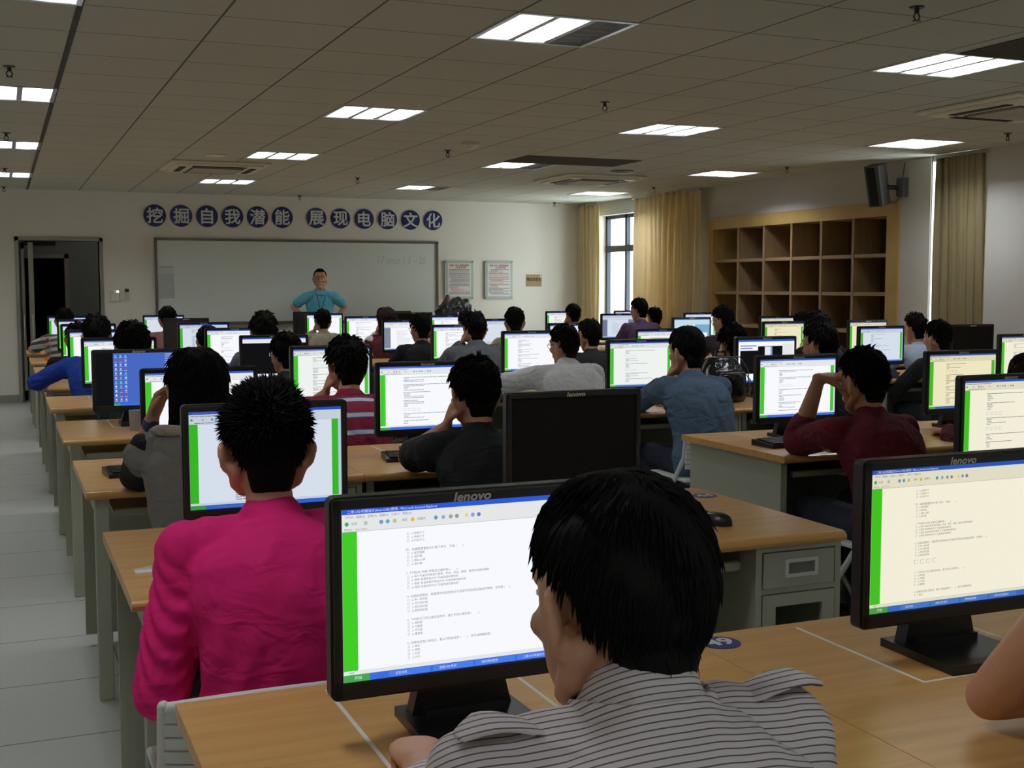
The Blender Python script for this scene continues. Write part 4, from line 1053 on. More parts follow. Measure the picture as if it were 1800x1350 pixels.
def person(px, py, top, lab, shirt, trousers=None, sleeve='long', hair='short', hairm=None, yaw=0, pitch=-.12, roll=0, L='desk', Rr='desk', q=260, vox=.011, lean=.12, width=1.0, collar=None, thick=.013, facing=0.0, stand=False, glasses=False, hood=None, shrug=0.0, group=None, sleevem=None, extra=None, neck=0.0, drop=0.0, crew=False, ear=1.0, elbowL=None, elbowR=None):
    rs = random.Random(int(px*1000)+int(py*77)); hairm = hairm or M_HAIR; trousers = trousers or JEANS_DARK
    root = thing('person', (px, py, 0), lab, 'person', group, facing)
    R = rot3(yaw, pitch, roll)@np.diag([1, 1, 1.07])
    Hc = V3(0, .05, top-.139) if not stand else V3(0, .02, top-.131)
    Nb = Hc+V3(-.3*math.sin(roll)*.1, -.055-.3*max(0, -pitch)*.2, -.158+shrug)
    if stand: hip = V3(0, .0, .90); Nb = Hc+V3(0, -.035, -.166)
    else: hip = V3(0, Nb[1]-lean, .50)
    sz = Nb[2]-.045-drop; sh = {s: V3(s*.178*width, Nb[1]+.012, sz) for s in (-1, 1)}
    body = head_pieces(Hc, R, False, ear)
    body.append(sweep([Nb-V3(0, .0, .05), Nb, Hc+R@V3(0, -.028, -.085), Hc+R@V3(0, -.02, -.03)], [.062, .055, .051, .052], [.06, .054, .054, .055], axis=(1, 0, 0), n=14, sub=3))
    tp, ta, tb = torso_sections(Nb, hip, 1.0, 0, width); body.append(sweep(tp, ta, tb, axis=(1, 0, 0), n=18, sub=3, cap=False))
    cl = []
    cp, ca, cb = torso_sections(Nb, hip, 1.0, thick, width); ca[-1] -= .006; cb[-1] -= .004
    cl.append(sweep(cp, ca, cb, axis=(1, 0, 0), n=22, sub=3, cap=not stand))
    slv = []
    arms = {}
    for s, mode, eo in ((-1, L, elbowL), (1, Rr, elbowR)):
        S_ = sh[s]; curl = .45; nrm = V3(0, 0, 1)
        if mode == 'desk': W_ = V3(s*.13, Nb[1]+.40, .785); d = V3(-s*.25, .95, -.1); E = ik(S_, W_, .29, .25, (s*.6, -.2, -1))
        elif mode == 'mouse': W_ = V3(s*.24, Nb[1]+.42, .785); d = V3(-s*.05, 1, -.12); E = ik(S_, W_, .29, .25, (s*.6, -.2, -1)); curl = .35
        elif mode == 'cheek':
            W_ = Hc+R@V3(s*.085, .07, -.115); E = V3(s*.2, Nb[1]+.24, .80); d = R@V3(-s*.25, -.25, .9); nrm = R@V3(s*.8, .6, 0); curl = .95
        elif mode == 'chin':
            W_ = Hc+R@V3(s*.06, .10, -.15); E = V3(s*.17, Nb[1]+.27, .80); d = R@V3(-s*.5, -.1, .75); nrm = R@V3(s*.5, .8, .1); curl = 1.1
        elif mode == 'temple':
            W_ = Hc+R@V3(s*.16, .03, .02); E = V3(s*.26, Nb[1]+.22, .80); d = V3(-s*.8, .05, .35); nrm = V3(s*.35, -.2, 1); curl = .7
        elif mode == 'lap': W_ = V3(s*.12, Nb[1]+.22, .64); d = V3(-s*.3, .9, -.2); E = ik(S_, W_, .29, .25, (s*.9, -.5, -.5))
        elif mode == 'hips': W_ = V3(s*.19, -.02, .985); d = V3(-s*.75, .35, -.45); nrm = V3(s*.2, -.5, .8); E = V3(s*.345, -.07, 1.19); curl = .3
        else: W_, E, d, nrm, curl = mode
        if eo is not None: E = eo
        arms[s] = (S_, E, W_)
        body.append(sweep([Nb+V3(s*.05, 0, -.05), S_-V3(s*.03, 0, .0), S_+V3(s*.008, 0, -.03)], [.045, .052, .05], n=12, sub=2))
        body.append(sweep([S_, S_*.6+E*.4, E], [.05, .047, .038], n=12, sub=3)); body.append(sweep([E, E*.55+W_*.45, W_], [.039, .039, .026], [.039, .037, .022], n=12, sub=3))
        body += hand(W_, d, nrm, -s, curl, 1.0)
        th = thick; ths = thick-(.007 if sleevem is not None else 0)
        cl.append(sweep([Nb+V3(s*.045, -.004, -.04), S_-V3(s*.045, .002, -.006), S_+V3(s*.004, 0, -.018)], [.046+th, .05+th, .05+th], n=14, sub=3))
        if sleeve == 'long':
            W2 = W_*.93+E*.07; slv.append((s, sweep([S_, S_*.55+E*.45, E], [.052+ths, .048+ths, .045+ths], n=14, sub=5))); slv.append((s, sweep([E, E*.5+W2*.5, W2], [.045+ths, .042+ths, .03+ths], n=14, sub=5)))
        elif sleeve == 'rolled':
            W2 = E*.55+W_*.45; slv.append((s, sweep([S_, S_*.55+E*.45, E], [.052+th, .05+th, .048+th], n=14, sub=6))); slv.append((s, sweep([E, W2], [.048+th, .044+th], n=14, sub=4)))
        elif sleeve == 'pushed':
            W2 = E*.72+W_*.28; slv.append((s, sweep([S_, S_*.55+E*.45, E], [.052+ths, .05+ths, .05+ths], n=14, sub=6))); slv.append((s, sweep([E, W2], [.05+ths, .047+ths], n=14, sub=4)))
        elif sleeve == 'cap':
            W2 = S_*.7+E*.3; slv.append((s, sweep([S_, W2], [.053+th, .055+th], n=14, sub=4)))
        elif sleeve == 'short':
            W2 = S_*.34+E*.66; slv.append((s, sweep([S_, S_*.6+W2*.4, W2], [.053+th, .055+th, .055+th], n=14, sub=4)))
    nm = 'jacket' if thick > .022 else 'shirt'
    if not stand:
        tr = [sweep([hip+V3(0, 0, .03), hip+V3(0, .02, -.05)], [.17, .165], [.125, .13], axis=(1, 0, 0), n=18, sub=2)]
        for s in (-1, 1):
            K = V3(s*.11, hip[1]+.42, .515); A = V3(s*.115, hip[1]+.36, .1); hp = hip+V3(s*.085, 0, -.02)
            tr.append(sweep([hp, hp*.5+K*.5, K], [.085, .078, .062], n=12, sub=2)); tr.append(sweep([K, K*.5+A*.5, A], [.062, .057, .05], n=12, sub=2))
            body.append(sweep([hp, hp*.5+K*.5, K], [.068, .062, .048], n=12, sub=2)); body.append(sweep([K, K*.5+A*.5, A], [.048, .043, .032], n=12, sub=2))
            body.append(sweep([A, A-V3(0, 0, .04)], [.03, .03], n=8)); body.append(sweep([A-V3(0, .02, .05), A+V3(0, .1, -.07)], [.03, .03], n=8))
    else:
        tr = [sweep([hip+V3(0, 0, .06), hip+V3(0, 0, -.08)], [.165, .165], [.12, .12], axis=(1, 0, 0), n=18, sub=2)]
        for s in (-1, 1):
            hp = hip+V3(s*.085, 0, -.06); K = V3(s*.1, .01, .48); A = V3(s*.105, -.01, .09)
            tr.append(sweep([hp, hp*.5+K*.5, K], [.088, .078, .06], n=12, sub=2)); tr.append(sweep([K, K*.5+A*.5, A], [.06, .055, .05], n=12, sub=2))
            body.append(sweep([hp+V3(0, 0, .06), hp*.5+K*.5, K], [.07, .062, .046], n=12, sub=2)); body.append(sweep([K, K*.5+A*.5, A], [.046, .042, .032], n=12, sub=2))
            body.append(sweep([A, A-V3(0, 0, .04)], [.03, .03], n=8)); body.append(sweep([A-V3(0, .02, .05), A+V3(0, .1, -.07)], [.03, .03], n=8))
    def folds(amp, seed):
        def wp(co, nn):
            x, y, z = co[:, 0], co[:, 1], co[:, 2]
            f_ = np.sin(34*z+9*np.sin(11*x+seed)+6*y)*np.sin(9*x+7*z+seed)+.6*np.sin(52*(z*.8+x*.35)+seed*2)*np.sin(14*y+8*x)
            ruck = np.exp(-((z-.74)/.13)**2)*(np.abs(x) > .19) if sleeve == 'long' and not stand else 0
            return co+nn*(amp*f_+.0045*ruck*np.sin(150*z+25*np.sin(9*y+seed)+12*x))[:, None]
        return wp
    link('body', fuse('body', body, vox, 2, M_SKIN), root)
    amp = .0028
    pcs = cl+([p for _, p in slv] if sleevem is None else [])
    link(nm, fuse(nm, pcs, vox, 3, shirt, folds(amp, rs.random()*6)), root)
    if sleevem is not None:
        for s in (-1, 1):
            link('sleeve', fuse('sleeve', [p for k_, p in slv if k_ == s], vox, 2, sleevem, folds(.004, rs.random()*6)), root)
    link('trousers', fuse('trousers', tr, max(vox, .011), 2, trousers, folds(.003, 2)), root)
    link('hair', hair_mesh('hair', Hc, R, hair, rs, q, hairm), root)
    eyes = MB()
    for s in (-1, 1):
        eyes.ell(Hc+R@V3(s*.032, .0805, .004), (.0125, .009, .0065), M_EYE, R, 10); eyes.ell(Hc+R@V3(s*.032, .0875, .004), (.0052, .003, .0052), M_IRIS, R, 8)
        pv, pf = sweep([Hc+R@V3(s*.014, .094, .03), Hc+R@V3(s*.034, .09, .034), Hc+R@V3(s*.054, .074, .027)], [.003, .0036, .002], n=6); eyes.add(pv, pf, M_HAIR, True)
    eyes.build('eyes', root)
    for s in (-1, 1):
        sx_ = .115 if not stand else .105; ay = (hip[1]+.36) if not stand else -.01
        sh_ = MB(); pv, pf = sweep([V3(s*sx_, ay-.06, .045), V3(s*sx_, ay+.03, .04), V3(s*sx_*1.05, ay+.15, .034)], [.04, .043, .036], [.036, .034, .026], axis=(1, 0, 0), n=12, sub=3); sh_.add(pv, pf, M_SHOE, True); sh_.build('shoe', root)
    if collar:
        c_ = MB(); n = 20
        for k in range(n):
            a0 = 2*PI*k/n; a1 = 2*PI*(k+1)/n
            def cp_(a, t):
                r1 = .064+.012*(1-t)+thick*.35; back = -math.sin(a)
                return Nb+V3(r1*math.cos(a), r1*1.02*math.sin(a)+.004, (-.028+(.03 if crew else .052)*t)+.012*back-.012*max(0, math.sin(a)))
            m_ = 4
            for j in range(m_):
                t0, t1 = j/m_, (j+1)/m_; c_.add([cp_(a0, t0), cp_(a1, t0), cp_(a1, t1), cp_(a0, t1)], [(0, 1, 2, 3)], collar, True)
            def op(a, t): p_ = cp_(a, t); o_ = p_-Nb; o_[2] = 0; return p_+o_/np.linalg.norm(o_)*(.004+.012*(1-t))
            for j in range(m_):
                t0, t1 = j/m_, (j+1)/m_; c_.add([op(a0, t0), op(a1, t0), op(a1, t1), op(a0, t1)], [(0, 1, 2, 3)], collar, True)
            c_.add([cp_(a0, 1), cp_(a1, 1), op(a1, 1), op(a0, 1)], [(0, 1, 2, 3)], collar, True)
        c_.build('collar', root)
    if glasses:
        g = MB()
        for s in (-1, 1):
            ring = [Hc+R@V3(s*.033+.022*math.cos(t), .097-.004*abs(math.cos(t)), .002+.016*math.sin(t)) for t in np.linspace(0, 2*PI, 15)]
            g.tube(ring, .0016, M_IRIS, 6); g.tube([Hc+R@V3(s*.055, .094, .006), Hc+R@V3(s*.08, .06, .008), Hc+R@V3(s*.083, -.02, .006)], .0015, M_IRIS, 6)
        g.tube([Hc+R@V3(-.011, .098, .005), Hc+R@V3(0, .101, .007), Hc+R@V3(.011, .098, .005)], .0015, M_IRIS, 6); g.build('glasses', root)
    if hood:
        h_ = [sweep([Nb+V3(-.13, .05, -.015), Nb+V3(-.12, -.04, -.03), Nb+V3(-.06, -.1, -.055), Nb+V3(.06, -.1, -.055), Nb+V3(.12, -.04, -.03), Nb+V3(.13, .05, -.015)], [.03, .045, .055, .055, .045, .03], [.03, .05, .075, .075, .05, .03], n=12, sub=5)]
        link('hood', fuse('hood', h_, vox, 3, hood[0], folds(.003, 1)), root)
        b = MB(); pv, pf = sweep([Nb+V3(-.145, .05, .012), Nb+V3(-.13, -.045, .03), Nb+V3(-.06, -.105, .03), Nb+V3(.06, -.105, .03), Nb+V3(.13, -.045, .03), Nb+V3(.145, .05, .012)], [.02]*6, n=10, sub=5); b.add(pv, pf, hood[1], True); b.build('hood_lining', root)
    if extra: extra(root, Hc, R, Nb, hip, sh, arms)
    return root
M_EYE = mat('eye_white', lin(224, 222, 216), .25); M_IRIS = mat('dark_iris', lin(24, 18, 15), .2); M_SHOE = mat('dark_shoe', lin(36, 34, 34), .5)
JEANS_DARK = cloth('dark_trousers', lin(40, 44, 56)); JEANS = cloth('blue_jeans', lin(62, 84, 116))

# ---------------------------------------------------------------- monitors on the desks
W_OF = {}
MON = [
 # row, col, x, kind, tint, seed, label
 (1, 1, .672, 'rich', 'cool', 0, 'nearest black monitor with a bright exam page, in front of the pinstriped-shirt student'),
 (1, 2, 1.661, 'rich', 'cream', 1, 'black monitor with a cream exam page at the right edge, nearest row'),
 (2, 1, .665, 'blank', 'dim', 2, 'black monitor with mostly blank page, behind the head of the pink-sweater student'),
 (2, 2, 1.606, 'off', 'cool', 0, 'large switched-off black monitor at the empty seat in the middle foreground'),
 (2, 3, 3.342, 'doc', 'cream', 3, 'black monitor with a cream page at the right edge, just above the nearest right monitor'),
 (3, 1, .718, 'blank', 'cool', 4, 'black monitor partly covered by the long-haired woman in the hooded vest'),
 (3, 2, 1.662, 'doc', 'cool', 5, 'black monitor in front of the student in the black T-shirt'),
 (3, 3, 3.397, 'doc', 'cool', 6, 'black monitor in front of the student in the maroon sweater'),
 (3, 4, 4.378, 'doc', 'yellow', 7, 'black monitor with a yellowish page, right of the maroon-sweater student'),
 (4, 1, .643, 'desktop', 'cool', 0, 'black monitor showing a blue desktop with columns of icons, at the left'),
 (4, 2, 1.648, 'doc', 'pale', 8, 'black monitor behind the student in the red and white striped polo'),
 (4, 3, 3.55, 'doc', 'pale', 9, 'black monitor in front of the student in the blue denim shirt'),
 (4, 4, 4.45, 'windows', 'cool', 0, 'black monitor with dark overlapping windows, behind the maroon student monitor'),
 (4, 5, 6.270, 'doc', 'cream', 10, 'black monitor with pale page cut by the right edge, behind the reddish-haired student'),
 (5, 1, .684, 'doc', 'cool', 11, 'black monitor in front of the fluffy-haired student at the left, behind the blue desktop monitor'),
 (5, 2, 1.661, 'dialog', 'cool', 0, 'black monitor with a black picture and one tiny box, before the dark teal student'),
 (5, 3, 3.514, 'doc', 'cool', 12, 'black monitor in front of the student in the white jacket'),
 (5, 4, 4.591, 'doc', 'pale', 13, 'black monitor mostly hidden behind the one of the denim-shirt student'),
 (5, 5, 6.481, 'doc', 'dim', 14, 'black monitor with a greyish white page, right of the bookcase bottom, before the black-shirt student'),
 (5, 6, 7.419, 'off', 'cool', 0, 'switched-off black monitor by the pale wall at the right'),
 (6, 1, .679, 'doc', 'cool', 15, 'black monitor in front of the student in the blue sweater'),
 (6, 2, 1.676, 'doc', 'cool', 16, 'black monitor in front of the fluffy-haired student left of the standing man'),
 (6, 3, 3.522, 'doc', 'cool', 17, 'black monitor with rows of figures, in front of the grey-jacket student'),
 (6, 4, 4.584, 'doc', 'cool', 18, 'black monitor mostly hidden between the white-jacket student and the dark student behind'),
 (6, 5, 6.549, 'doc', 'yellow', 19, 'black monitor with a yellow page, nearer of two overlapping before the bookcase left half'),
 (6, 6, 7.491, 'doc', 'yellow', 20, 'black monitor with a yellow page, before the pale-blue-shirt student'),
 (7, 1, .70, 'doc', 'cool', 21, 'black monitor in the left column, seventh row from the camera'),
 (7, 2, 1.677, 'doc', 'dim', 22, 'black monitor with a bluish page, just right of the dark brown switched-off monitor'),
 (7, 3, 3.565, 'word', 'cool', 23, 'black monitor with a grey-margined text window, beside the black-shirted student'),
 (7, 4, 4.49, 'blank', 'dim', 24, 'black monitor with a pale blank page, before the yellow-green-shirt student'),
 (7, 5, 6.555, 'picture', 'cool', 0, 'black monitor with a pale cyan picture, before the student with glasses below the bookcase edge'),
 (7, 6, 7.610, 'doc', 'yellow', 25, 'black monitor with a yellow page, farther of two overlapping before the bookcase left half'),
 (8, 1, .735, 'doc', 'cool', 26, 'black monitor in the left column, eighth row, just behind the seventh-row one'),
 (8, 2, 1.74, 'offbrown', 'cool', 0, 'switched-off dark brown monitor before the whiteboard, left part'),
 (8, 3, 3.62, 'doc', 'cool', 27, 'black monitor before the long-haired girl, right of the standing man'),
 (8, 4, 4.585, 'doc', 'cool', 28, 'black monitor under the framed notices'),
 (8, 5, 6.683, 'word', 'dim', 29, 'black monitor with a grey-margined document, before the purple-shirt student at the window'),
 (8, 6, 7.80, 'doc', 'pale', 30, 'black monitor seen as a bright strip behind the cyan picture monitor'),
 (9, 1, .70, 'blank', 'dim', 31, 'black monitor before the striped-T-shirt student by the doorway'),
 (9, 2, 1.705, 'blank', 'dim', 32, 'black monitor before the salmon-shirt student, under the left end of the whiteboard'),
 (9, 3, 3.558, 'blank', 'cool', 33, 'black monitor before the beige-shirt student, below the standing man'),
 (9, 4, 4.69, 'off', 'cool', 0, 'switched-off black monitor below the right end of the whiteboard, the lower of two'),
 (9, 5, 6.684, 'doc', 'pale', 34, 'black monitor before the corner student left of the window'),
 (9, 6, 7.67, 'doc', 'cool', 35, 'black monitor seen as a bright strip below the window'),
]
for r_, c_, x, kind, tint, seed, lab in MON:
    monitor(x, yback(r_, c_)-.30, kind, tint, seed, lab)
# teacher's desk with two dark monitors
td = thing('teacher_desk', (2.95, 14.95, 0), 'long grey desk of the teacher before the whiteboard, mostly hidden behind monitors', 'desk')
b = MB(); b.box(0, 0, .72, 2.7, .55, .75, M_MAPLE); b.build('desktop', td)
b = MB(); b.box(.03, .03, 0, 2.67, .06, .72, M_STEEL); b.build('front_panel', td)
for x in (.03, 2.64):
    b = MB(); b.box(x, .06, 0, x+.03, .52, .72, M_STEEL); b.build('side_panel', td)
monitor(3.63, 15.2, 'off', 'cool', 0, 'dark switched-off monitor left of the student below the standing man', PI)
monitor(4.73, 15.2, 'off', 'cool', 0, 'switched-off black monitor below the right end of the whiteboard, the upper of two', PI)

# ---------------------------------------------------------------- keyboards, mice and small things
def keyboard_proto():
    r = thing('keyboard', (0, 0, .75), 'x', 'keyboard', 'black keyboards')
    b = MB(); b.prism([(-.075, .0), (.075, .0), (.075, .026), (-.075, .014)], 'x', -.22, .22, M_BLACK2); b.build('case', r)
    k = MB()
    for j in range(6):
        n = 15 if j else 9
        for i in range(n):
            wd = .39/n; y = -.062+j*.0205; z = .0155+(y+.075)/.15*.012
            k.box(-.205+i*wd+.001, y, z-.002, -.205+(i+1)*wd-.001, y+.017, z+.006, M_BLACK)
    k.build('keys', r); reg(r); return r
kb = keyboard_proto()
for k, (x, y, z, rz, lab) in enumerate([(.56, 4.72, .75, .1, 'black keyboard at the left end of a desk, by the elbow of the hooded-vest woman'), (1.63, 4.66, .75, -.15, 'black keyboard beside the elbow of the black T-shirt student'), (3.27, 4.44, .75, .05, 'black keyboard before the maroon-sweater student')]):
    if k == 0: o = kb; o.location = (x, y, z); o['label'] = lab
    else: o = dup(kb, (x, y, z), lab)
    o.rotation_euler = (0, 0, rz)
def mouse(x, y, rz, lab, cord):
    o = thing('computer_mouse', (x, y, .75), lab, 'mouse', None, rz)
    b = MB(); n = 18; rows = 9; vs = []; fs = []
    for j in range(rows+1):
        t = j/rows*PI/2
        for i in range(n):
            a = 2*PI*i/n; sx_ = .031*(1-.12*math.sin(a)); vs.append((sx_*math.cos(t)**.6*math.cos(a), .056*math.cos(t)**.6*math.sin(a)-.006*math.sin(t), .036*math.sin(t)))
    for j in range(rows):
        for i in range(n): fs.append((j*n+i, j*n+(i+1) % n, (j+1)*n+(i+1) % n, (j+1)*n+i))
    fs.append(tuple(range(n-1, -1, -1))); b.add(vs, fs, M_BLACK2, True); b.build('shell', o)
    b = MB(); b.cyl((-.004, .03, .03), (.004, .03, .03), .008, .008, M_BLACK, 10); b.build('wheel', o)
    b = MB(); b.tube(cord, .002, M_BLACK2, 6); b.build('cord', o)
mouse(1.925, 3.03, .5, 'black mouse on the desk with the sticker 44', [(0, .05, .012), (.0, .09, .005), (-.03, .14, .004), (-.05, .22, .004)])
pp = thing('folded_paper', (.33, 3.07, .75), 'folded white paper on the desk left of the pink-sweater student', 'paper')
b = MB(); b.box(-.045, -.02, .0, .09, .03, .002, M_TAPE); b.prism([(-.045, .002), (.09, .002), (.09, .02), (-.02, .008)], 'y', .012, .014, M_TAPE); b.build('sheet', pp)
tp_ = thing('paper_sheet', (3.36, 4.25, .653), 'white paper lying on the keyboard tray before the maroon-sweater student', 'paper')
b = MB(); b.box(-.1, -.12, 0, .08, .04, .002, M_TAPE); b.build('sheet', tp_)
er = thing('eraser', (.42, 3.075, .752), 'small brown block beside the folded white paper', 'eraser')
b = MB(); b.box(-.02, -.012, 0, .02, .012, .03, mat('brown_block', lin(74, 54, 48), .6), .004); b.build('block', er)
bt = thing('drink_bottle', (.41, 12.35, .75), 'clear bottle with orange drink and red cap on a far left desk', 'bottle')
b = MB(); b.cyl((0, 0, .04), (0, 0, .15), .032, .032, thin_glass('clear_plastic', (.85, .86, .84, 1), .12), 16); b.cyl((0, 0, .15), (0, 0, .19), .032, .013, _M['clear_plastic'], 16); b.build('bottle_body', bt)
b = MB(); b.cyl((0, 0, .001), (0, 0, .04), .031, .031, mat('orange_drink', lin(226, 130, 40), .2), 16); b.build('drink', bt)
b = MB(); b.cyl((0, 0, .19), (0, 0, .212), .015, .015, mat('red_cap', lin(200, 40, 40), .4), 14); b.build('cap', bt)
cupt = thing('metal_cup', (.60, 6.15, .75), 'grey cup on the desk under the blue desktop monitor', 'cup')
b = MB(); b.cyl((0, 0, 0), (0, 0, .1), .034, .038, mat('cup_grey', lin(150, 150, 150), .35, .2), 20); b.build('body', cupt)
wbg = thing('plastic_bag', (.5, 3.45, 0), 'white plastic bag on the floor under the second desk row at the aisle', 'bag')
M_PB = mat('white_plastic', lin(226, 226, 226), .35, 0, .05, 20, .8, 18)
link('bag_body', fuse('bag_body', [ellipsoid((0, 0, .13), (.15, .16, .13), None, 16), sweep([(0, 0, .2), (.01, 0, .27), (.03, .01, .31)], [.06, .035, .05], n=10, sub=2)], .012, 2, M_PB), wbg)
# bags
M_LEATH = mat('black_leather', lin(26, 24, 24), .22, 0, .1, 20, .9, 22)
bgt = thing('bag_table', (5.3, 15.75, 0), 'side table along the front wall carrying the big dark bag', 'table')
b = MB(); b.box(0, 0, .7, 1.3, .55, .73, M_MAPLE); b.build('tabletop', bgt)
for x in (.04, 1.22):
    for y in (.04, .47):
        b = MB(); b.box(x, y, 0, x+.04, y+.04, .7, M_STEEL); b.build('leg', bgt)
bg = thing('leather_bag', (5.88, 16.0, .73), 'big glossy dark bag heaped below the framed notices', 'bag')
def crease(co, nn):
    x, y, z = co[:, 0], co[:, 1], co[:, 2]
    return co+nn*(.014*np.sin(38*x+9*np.sin(8*z))*np.sin(7*z+3*x)+.006*np.sin(70*x+30*z))[:, None]
link('bag_body', fuse('bag_body', [ellipsoid((0, 0, .24), (.3, .16, .24), None, 20), ellipsoid((.03, 0, .42), (.22, .13, .15), None, 18), ellipsoid((-.18, -.03, .3), (.14, .12, .2), None, 16)], .012, 2, M_LEATH, crease), bg)
b = MB(); b.tube([(.05, -.13, .42), (.12, -.17, .3), (.18, -.17, .16)], .01, M_LEATH); b.tube([(.12, -.11, .45), (.19, -.15, .3), (.23, -.15, .18)], .01, M_LEATH); b.build('strap', bg)
b = MB(); pv, pf = sweep([(-.2, -.06, .42), (-.15, -.06, .52), (-.13, -.05, .59)], [.06, .05, .03], [.03, .025, .016], n=12, sub=3); b.add(pv, pf, mat('brown_flap', lin(70, 48, 44), .5), True); b.build('flap', bg)
bp = thing('backpack', (4.03, 6.28, .75), 'shiny black backpack with grey zip lines standing on the desk beside the denim-shirt student', 'bag')
link('bag_body', fuse('bag_body', [sweep([(0, 0, .04), (0, 0, .15), (0, .01, .235)], [.17, .165, .12], [.09, .085, .05], axis=(1, 0, 0), n=20, sub=3), sweep([(0, -.07, .05), (0, -.075, .14)], [.12, .115], [.05, .045], axis=(1, 0, 0), n=16, sub=2)], .01, 3, M_LEATH), bp)
M_ZIP = mat('zip_grey', lin(120, 120, 118), .3, .5)
b = MB(); b.tube([(-.12, -.12, .04), (-.118, -.124, .14), (-.08, -.117, .182), (.08, -.117, .182), (.118, -.124, .14), (.12, -.12, .04)], .004, M_ZIP); b.tube([(-.172, -.03, .06), (-.166, -.03, .19), (-.11, -.02, .272), (.11, -.02, .272), (.166, -.03, .19), (.172, -.03, .06)], .004, M_ZIP); b.build('zip', bp)
b = MB(); b.tube([(-.04, .02, .265), (-.03, .02, .305), (.03, .02, .305), (.04, .02, .265)], .009, M_LEATH); b.build('handle', bp)
b = MB(); b.box(-.1, -.13, .08, -.03, -.122, .125, M_ZIP); b.build('badge', bp)
th = thing('thermos', (4.2, 5.98, .75), 'grey thermos flask next to the black backpack', 'flask')
b = MB(); b.cyl((0, 0, 0), (0, 0, .15), .04, .042, mat('flask_grey', lin(112, 114, 112), .35, .2), 18); b.cyl((0, 0, .15), (0, 0, .175), .042, .03, mat('flask_grey', (0, 0, 0, 1)), 18); b.build('body', th)
b = MB(); b.cyl((0, 0, .175), (0, 0, .2), .03, .028, M_BLACK2, 16); b.build('lid', th)

# ---------------------------------------------------------------- the class
c_ = lambda n, r, g, b, **k: cloth(n, lin(r, g, b), **k)
PINK = c_('pink_knit', 214, 32, 112, wrinkle=.35)
STRIPE = cloth('pinstripe_shirt', lin(214, 208, 206), [(0, lin(214, 208, 206)), (.74, lin(104, 92, 108)), (.95, lin(214, 208, 206))], (0.03, .58, .81), .0072, wrinkle=.45)
BLACKT = c_('black_cotton', 26, 28, 30)
MAROON = c_('maroon_knit', 96, 26, 38)
POLO = cloth('striped_polo', lin(134, 34, 58), [(0, lin(134, 34, 58)), (.62, lin(52, 78, 140)), (.69, lin(206, 204, 206)), (.93, lin(52, 78, 140))], (0, .3, .95), .085)
DENIM = c_('denim', 82, 102, 124, wrinkle=.7)
WHITEJ = c_('white_jacket', 232, 235, 240, wrinkle=.6)
GREYJ = c_('grey_jacket', 92, 96, 100)
BLUESW = c_('blue_sweater', 30, 62, 150)
TEAL = c_('dark_teal', 44, 56, 60)
STRW = cloth('grey_white_stripes', lin(206, 202, 196), [(0, lin(206, 202, 196)), (.5, lin(90, 86, 90)), (.97, lin(206, 202, 196))], (0, .3, .95), .07)
SALMON = c_('salmon_cotton', 170, 120, 112); BEIGE = c_('beige_cotton', 186, 178, 152); DRED = c_('dark_red_knit', 86, 30, 36)
YGREEN = c_('yellow_green_cotton', 176, 178, 132); PURPLE = c_('purple_cotton', 86, 66, 92); LBLUE = c_('pale_blue_shirt', 168, 186, 204)
VEST = c_('grey_print_vest', 126, 122, 118, wrinkle=.6); LINING = c_('fleece_lining', 158, 148, 132); GREYD = c_('dark_plaid', 62, 48, 52); BROWNJ = c_('brown_jacket', 88, 62, 54); POLOB = c_('light_blue_polo', 96, 178, 206)
REDTRIM = c_('red_trim', 150, 70, 64); DTRIM = c_('dark_trim', 52, 44, 46)

def seat(rc, x, top, lab, shirt, near=3, **k):
    r, c = rc; y = yback(r, c)-1.0
    if r <= 3: k.setdefault('q', 2000 if r < 3 else 1100); k.setdefault('vox', .0065 if r < 3 else .008)
    elif r <= 5: k.setdefault('q', 420); k.setdefault('vox', .010)
    else: k.setdefault('q', 220); k.setdefault('vox', .013)
    p = person(x, y+k.pop('dy', 0), top, lab, shirt, **k)
    place_chair(x-(.065 if rc == (2, 1) else 0), y-.11, 'pale chair under the '+lab.split(',')[0].replace('person', 'student', 1) if True else '', 0)
    return p

# row 1
def tabs(root, Hc, R, Nb, hip, sh, arms):
    for s in (-1, 1):
        S_ = sh[s]; b = MB()
        p = [S_+V3(-s*.045, -.012, .058), S_+V3(-s*.015, -.016, .07), S_+V3(s*.012, -.02, .074), S_+V3(s*.036, -.022, .066)]
        pv, pf = sweep(p, [.022, .025, .026, .014], [.005, .006, .007, .004], axis=(0, 1, 0), n=12, sub=3); b.add(pv, pf, STRIPE, True); b.build('shoulder_tab', root)
seat((1, 1), .585, 1.262, 'person in white pinstriped shirt with shoulder tabs, seen from behind in the foreground', STRIPE, sleeve='rolled', hair='neat', yaw=.2, pitch=-.13, roll=.06, L=(V3(-.075, .475, .80), V3(-.125, .23, .80), V3(.22, .95, -.05), V3(0, 0, 1), 1.15), Rr='desk', lean=.2, shrug=.055, width=.93, ear=1.5, collar=STRIPE, extra=tabs, q=3400, vox=.006, drop=.01)
person(1.60, 1.25, 1.36, 'person with bare arm at the right edge, elbow on the nearest desk', BLACKT, sleeve='none', Rr='lap', L=(V3(.07, .15, .80), V3(-.17, .19, .80), V3(1, -.1, 0), V3(0, -.2, 1), .8), q=900, vox=.008, lean=.3, width=.98)
place_chair(1.62, .9, 'pale grey chair at the right edge of the nearest row')
# row 2
seat((2, 1), .53, 1.235, 'person in bright pink sweater with spiky black hair, seen from behind', PINK, sleeve='long', hair='spiky', L=(V3(-.16, .22, .66), V3(-.245, -.04, .60), V3(.2, .95, 0), V3(0, 0, 1), .5), Rr='desk', lean=.08, collar=PINK, crew=True, ear=1.15, q=3000, vox=.006, width=1.0, pitch=-.05)
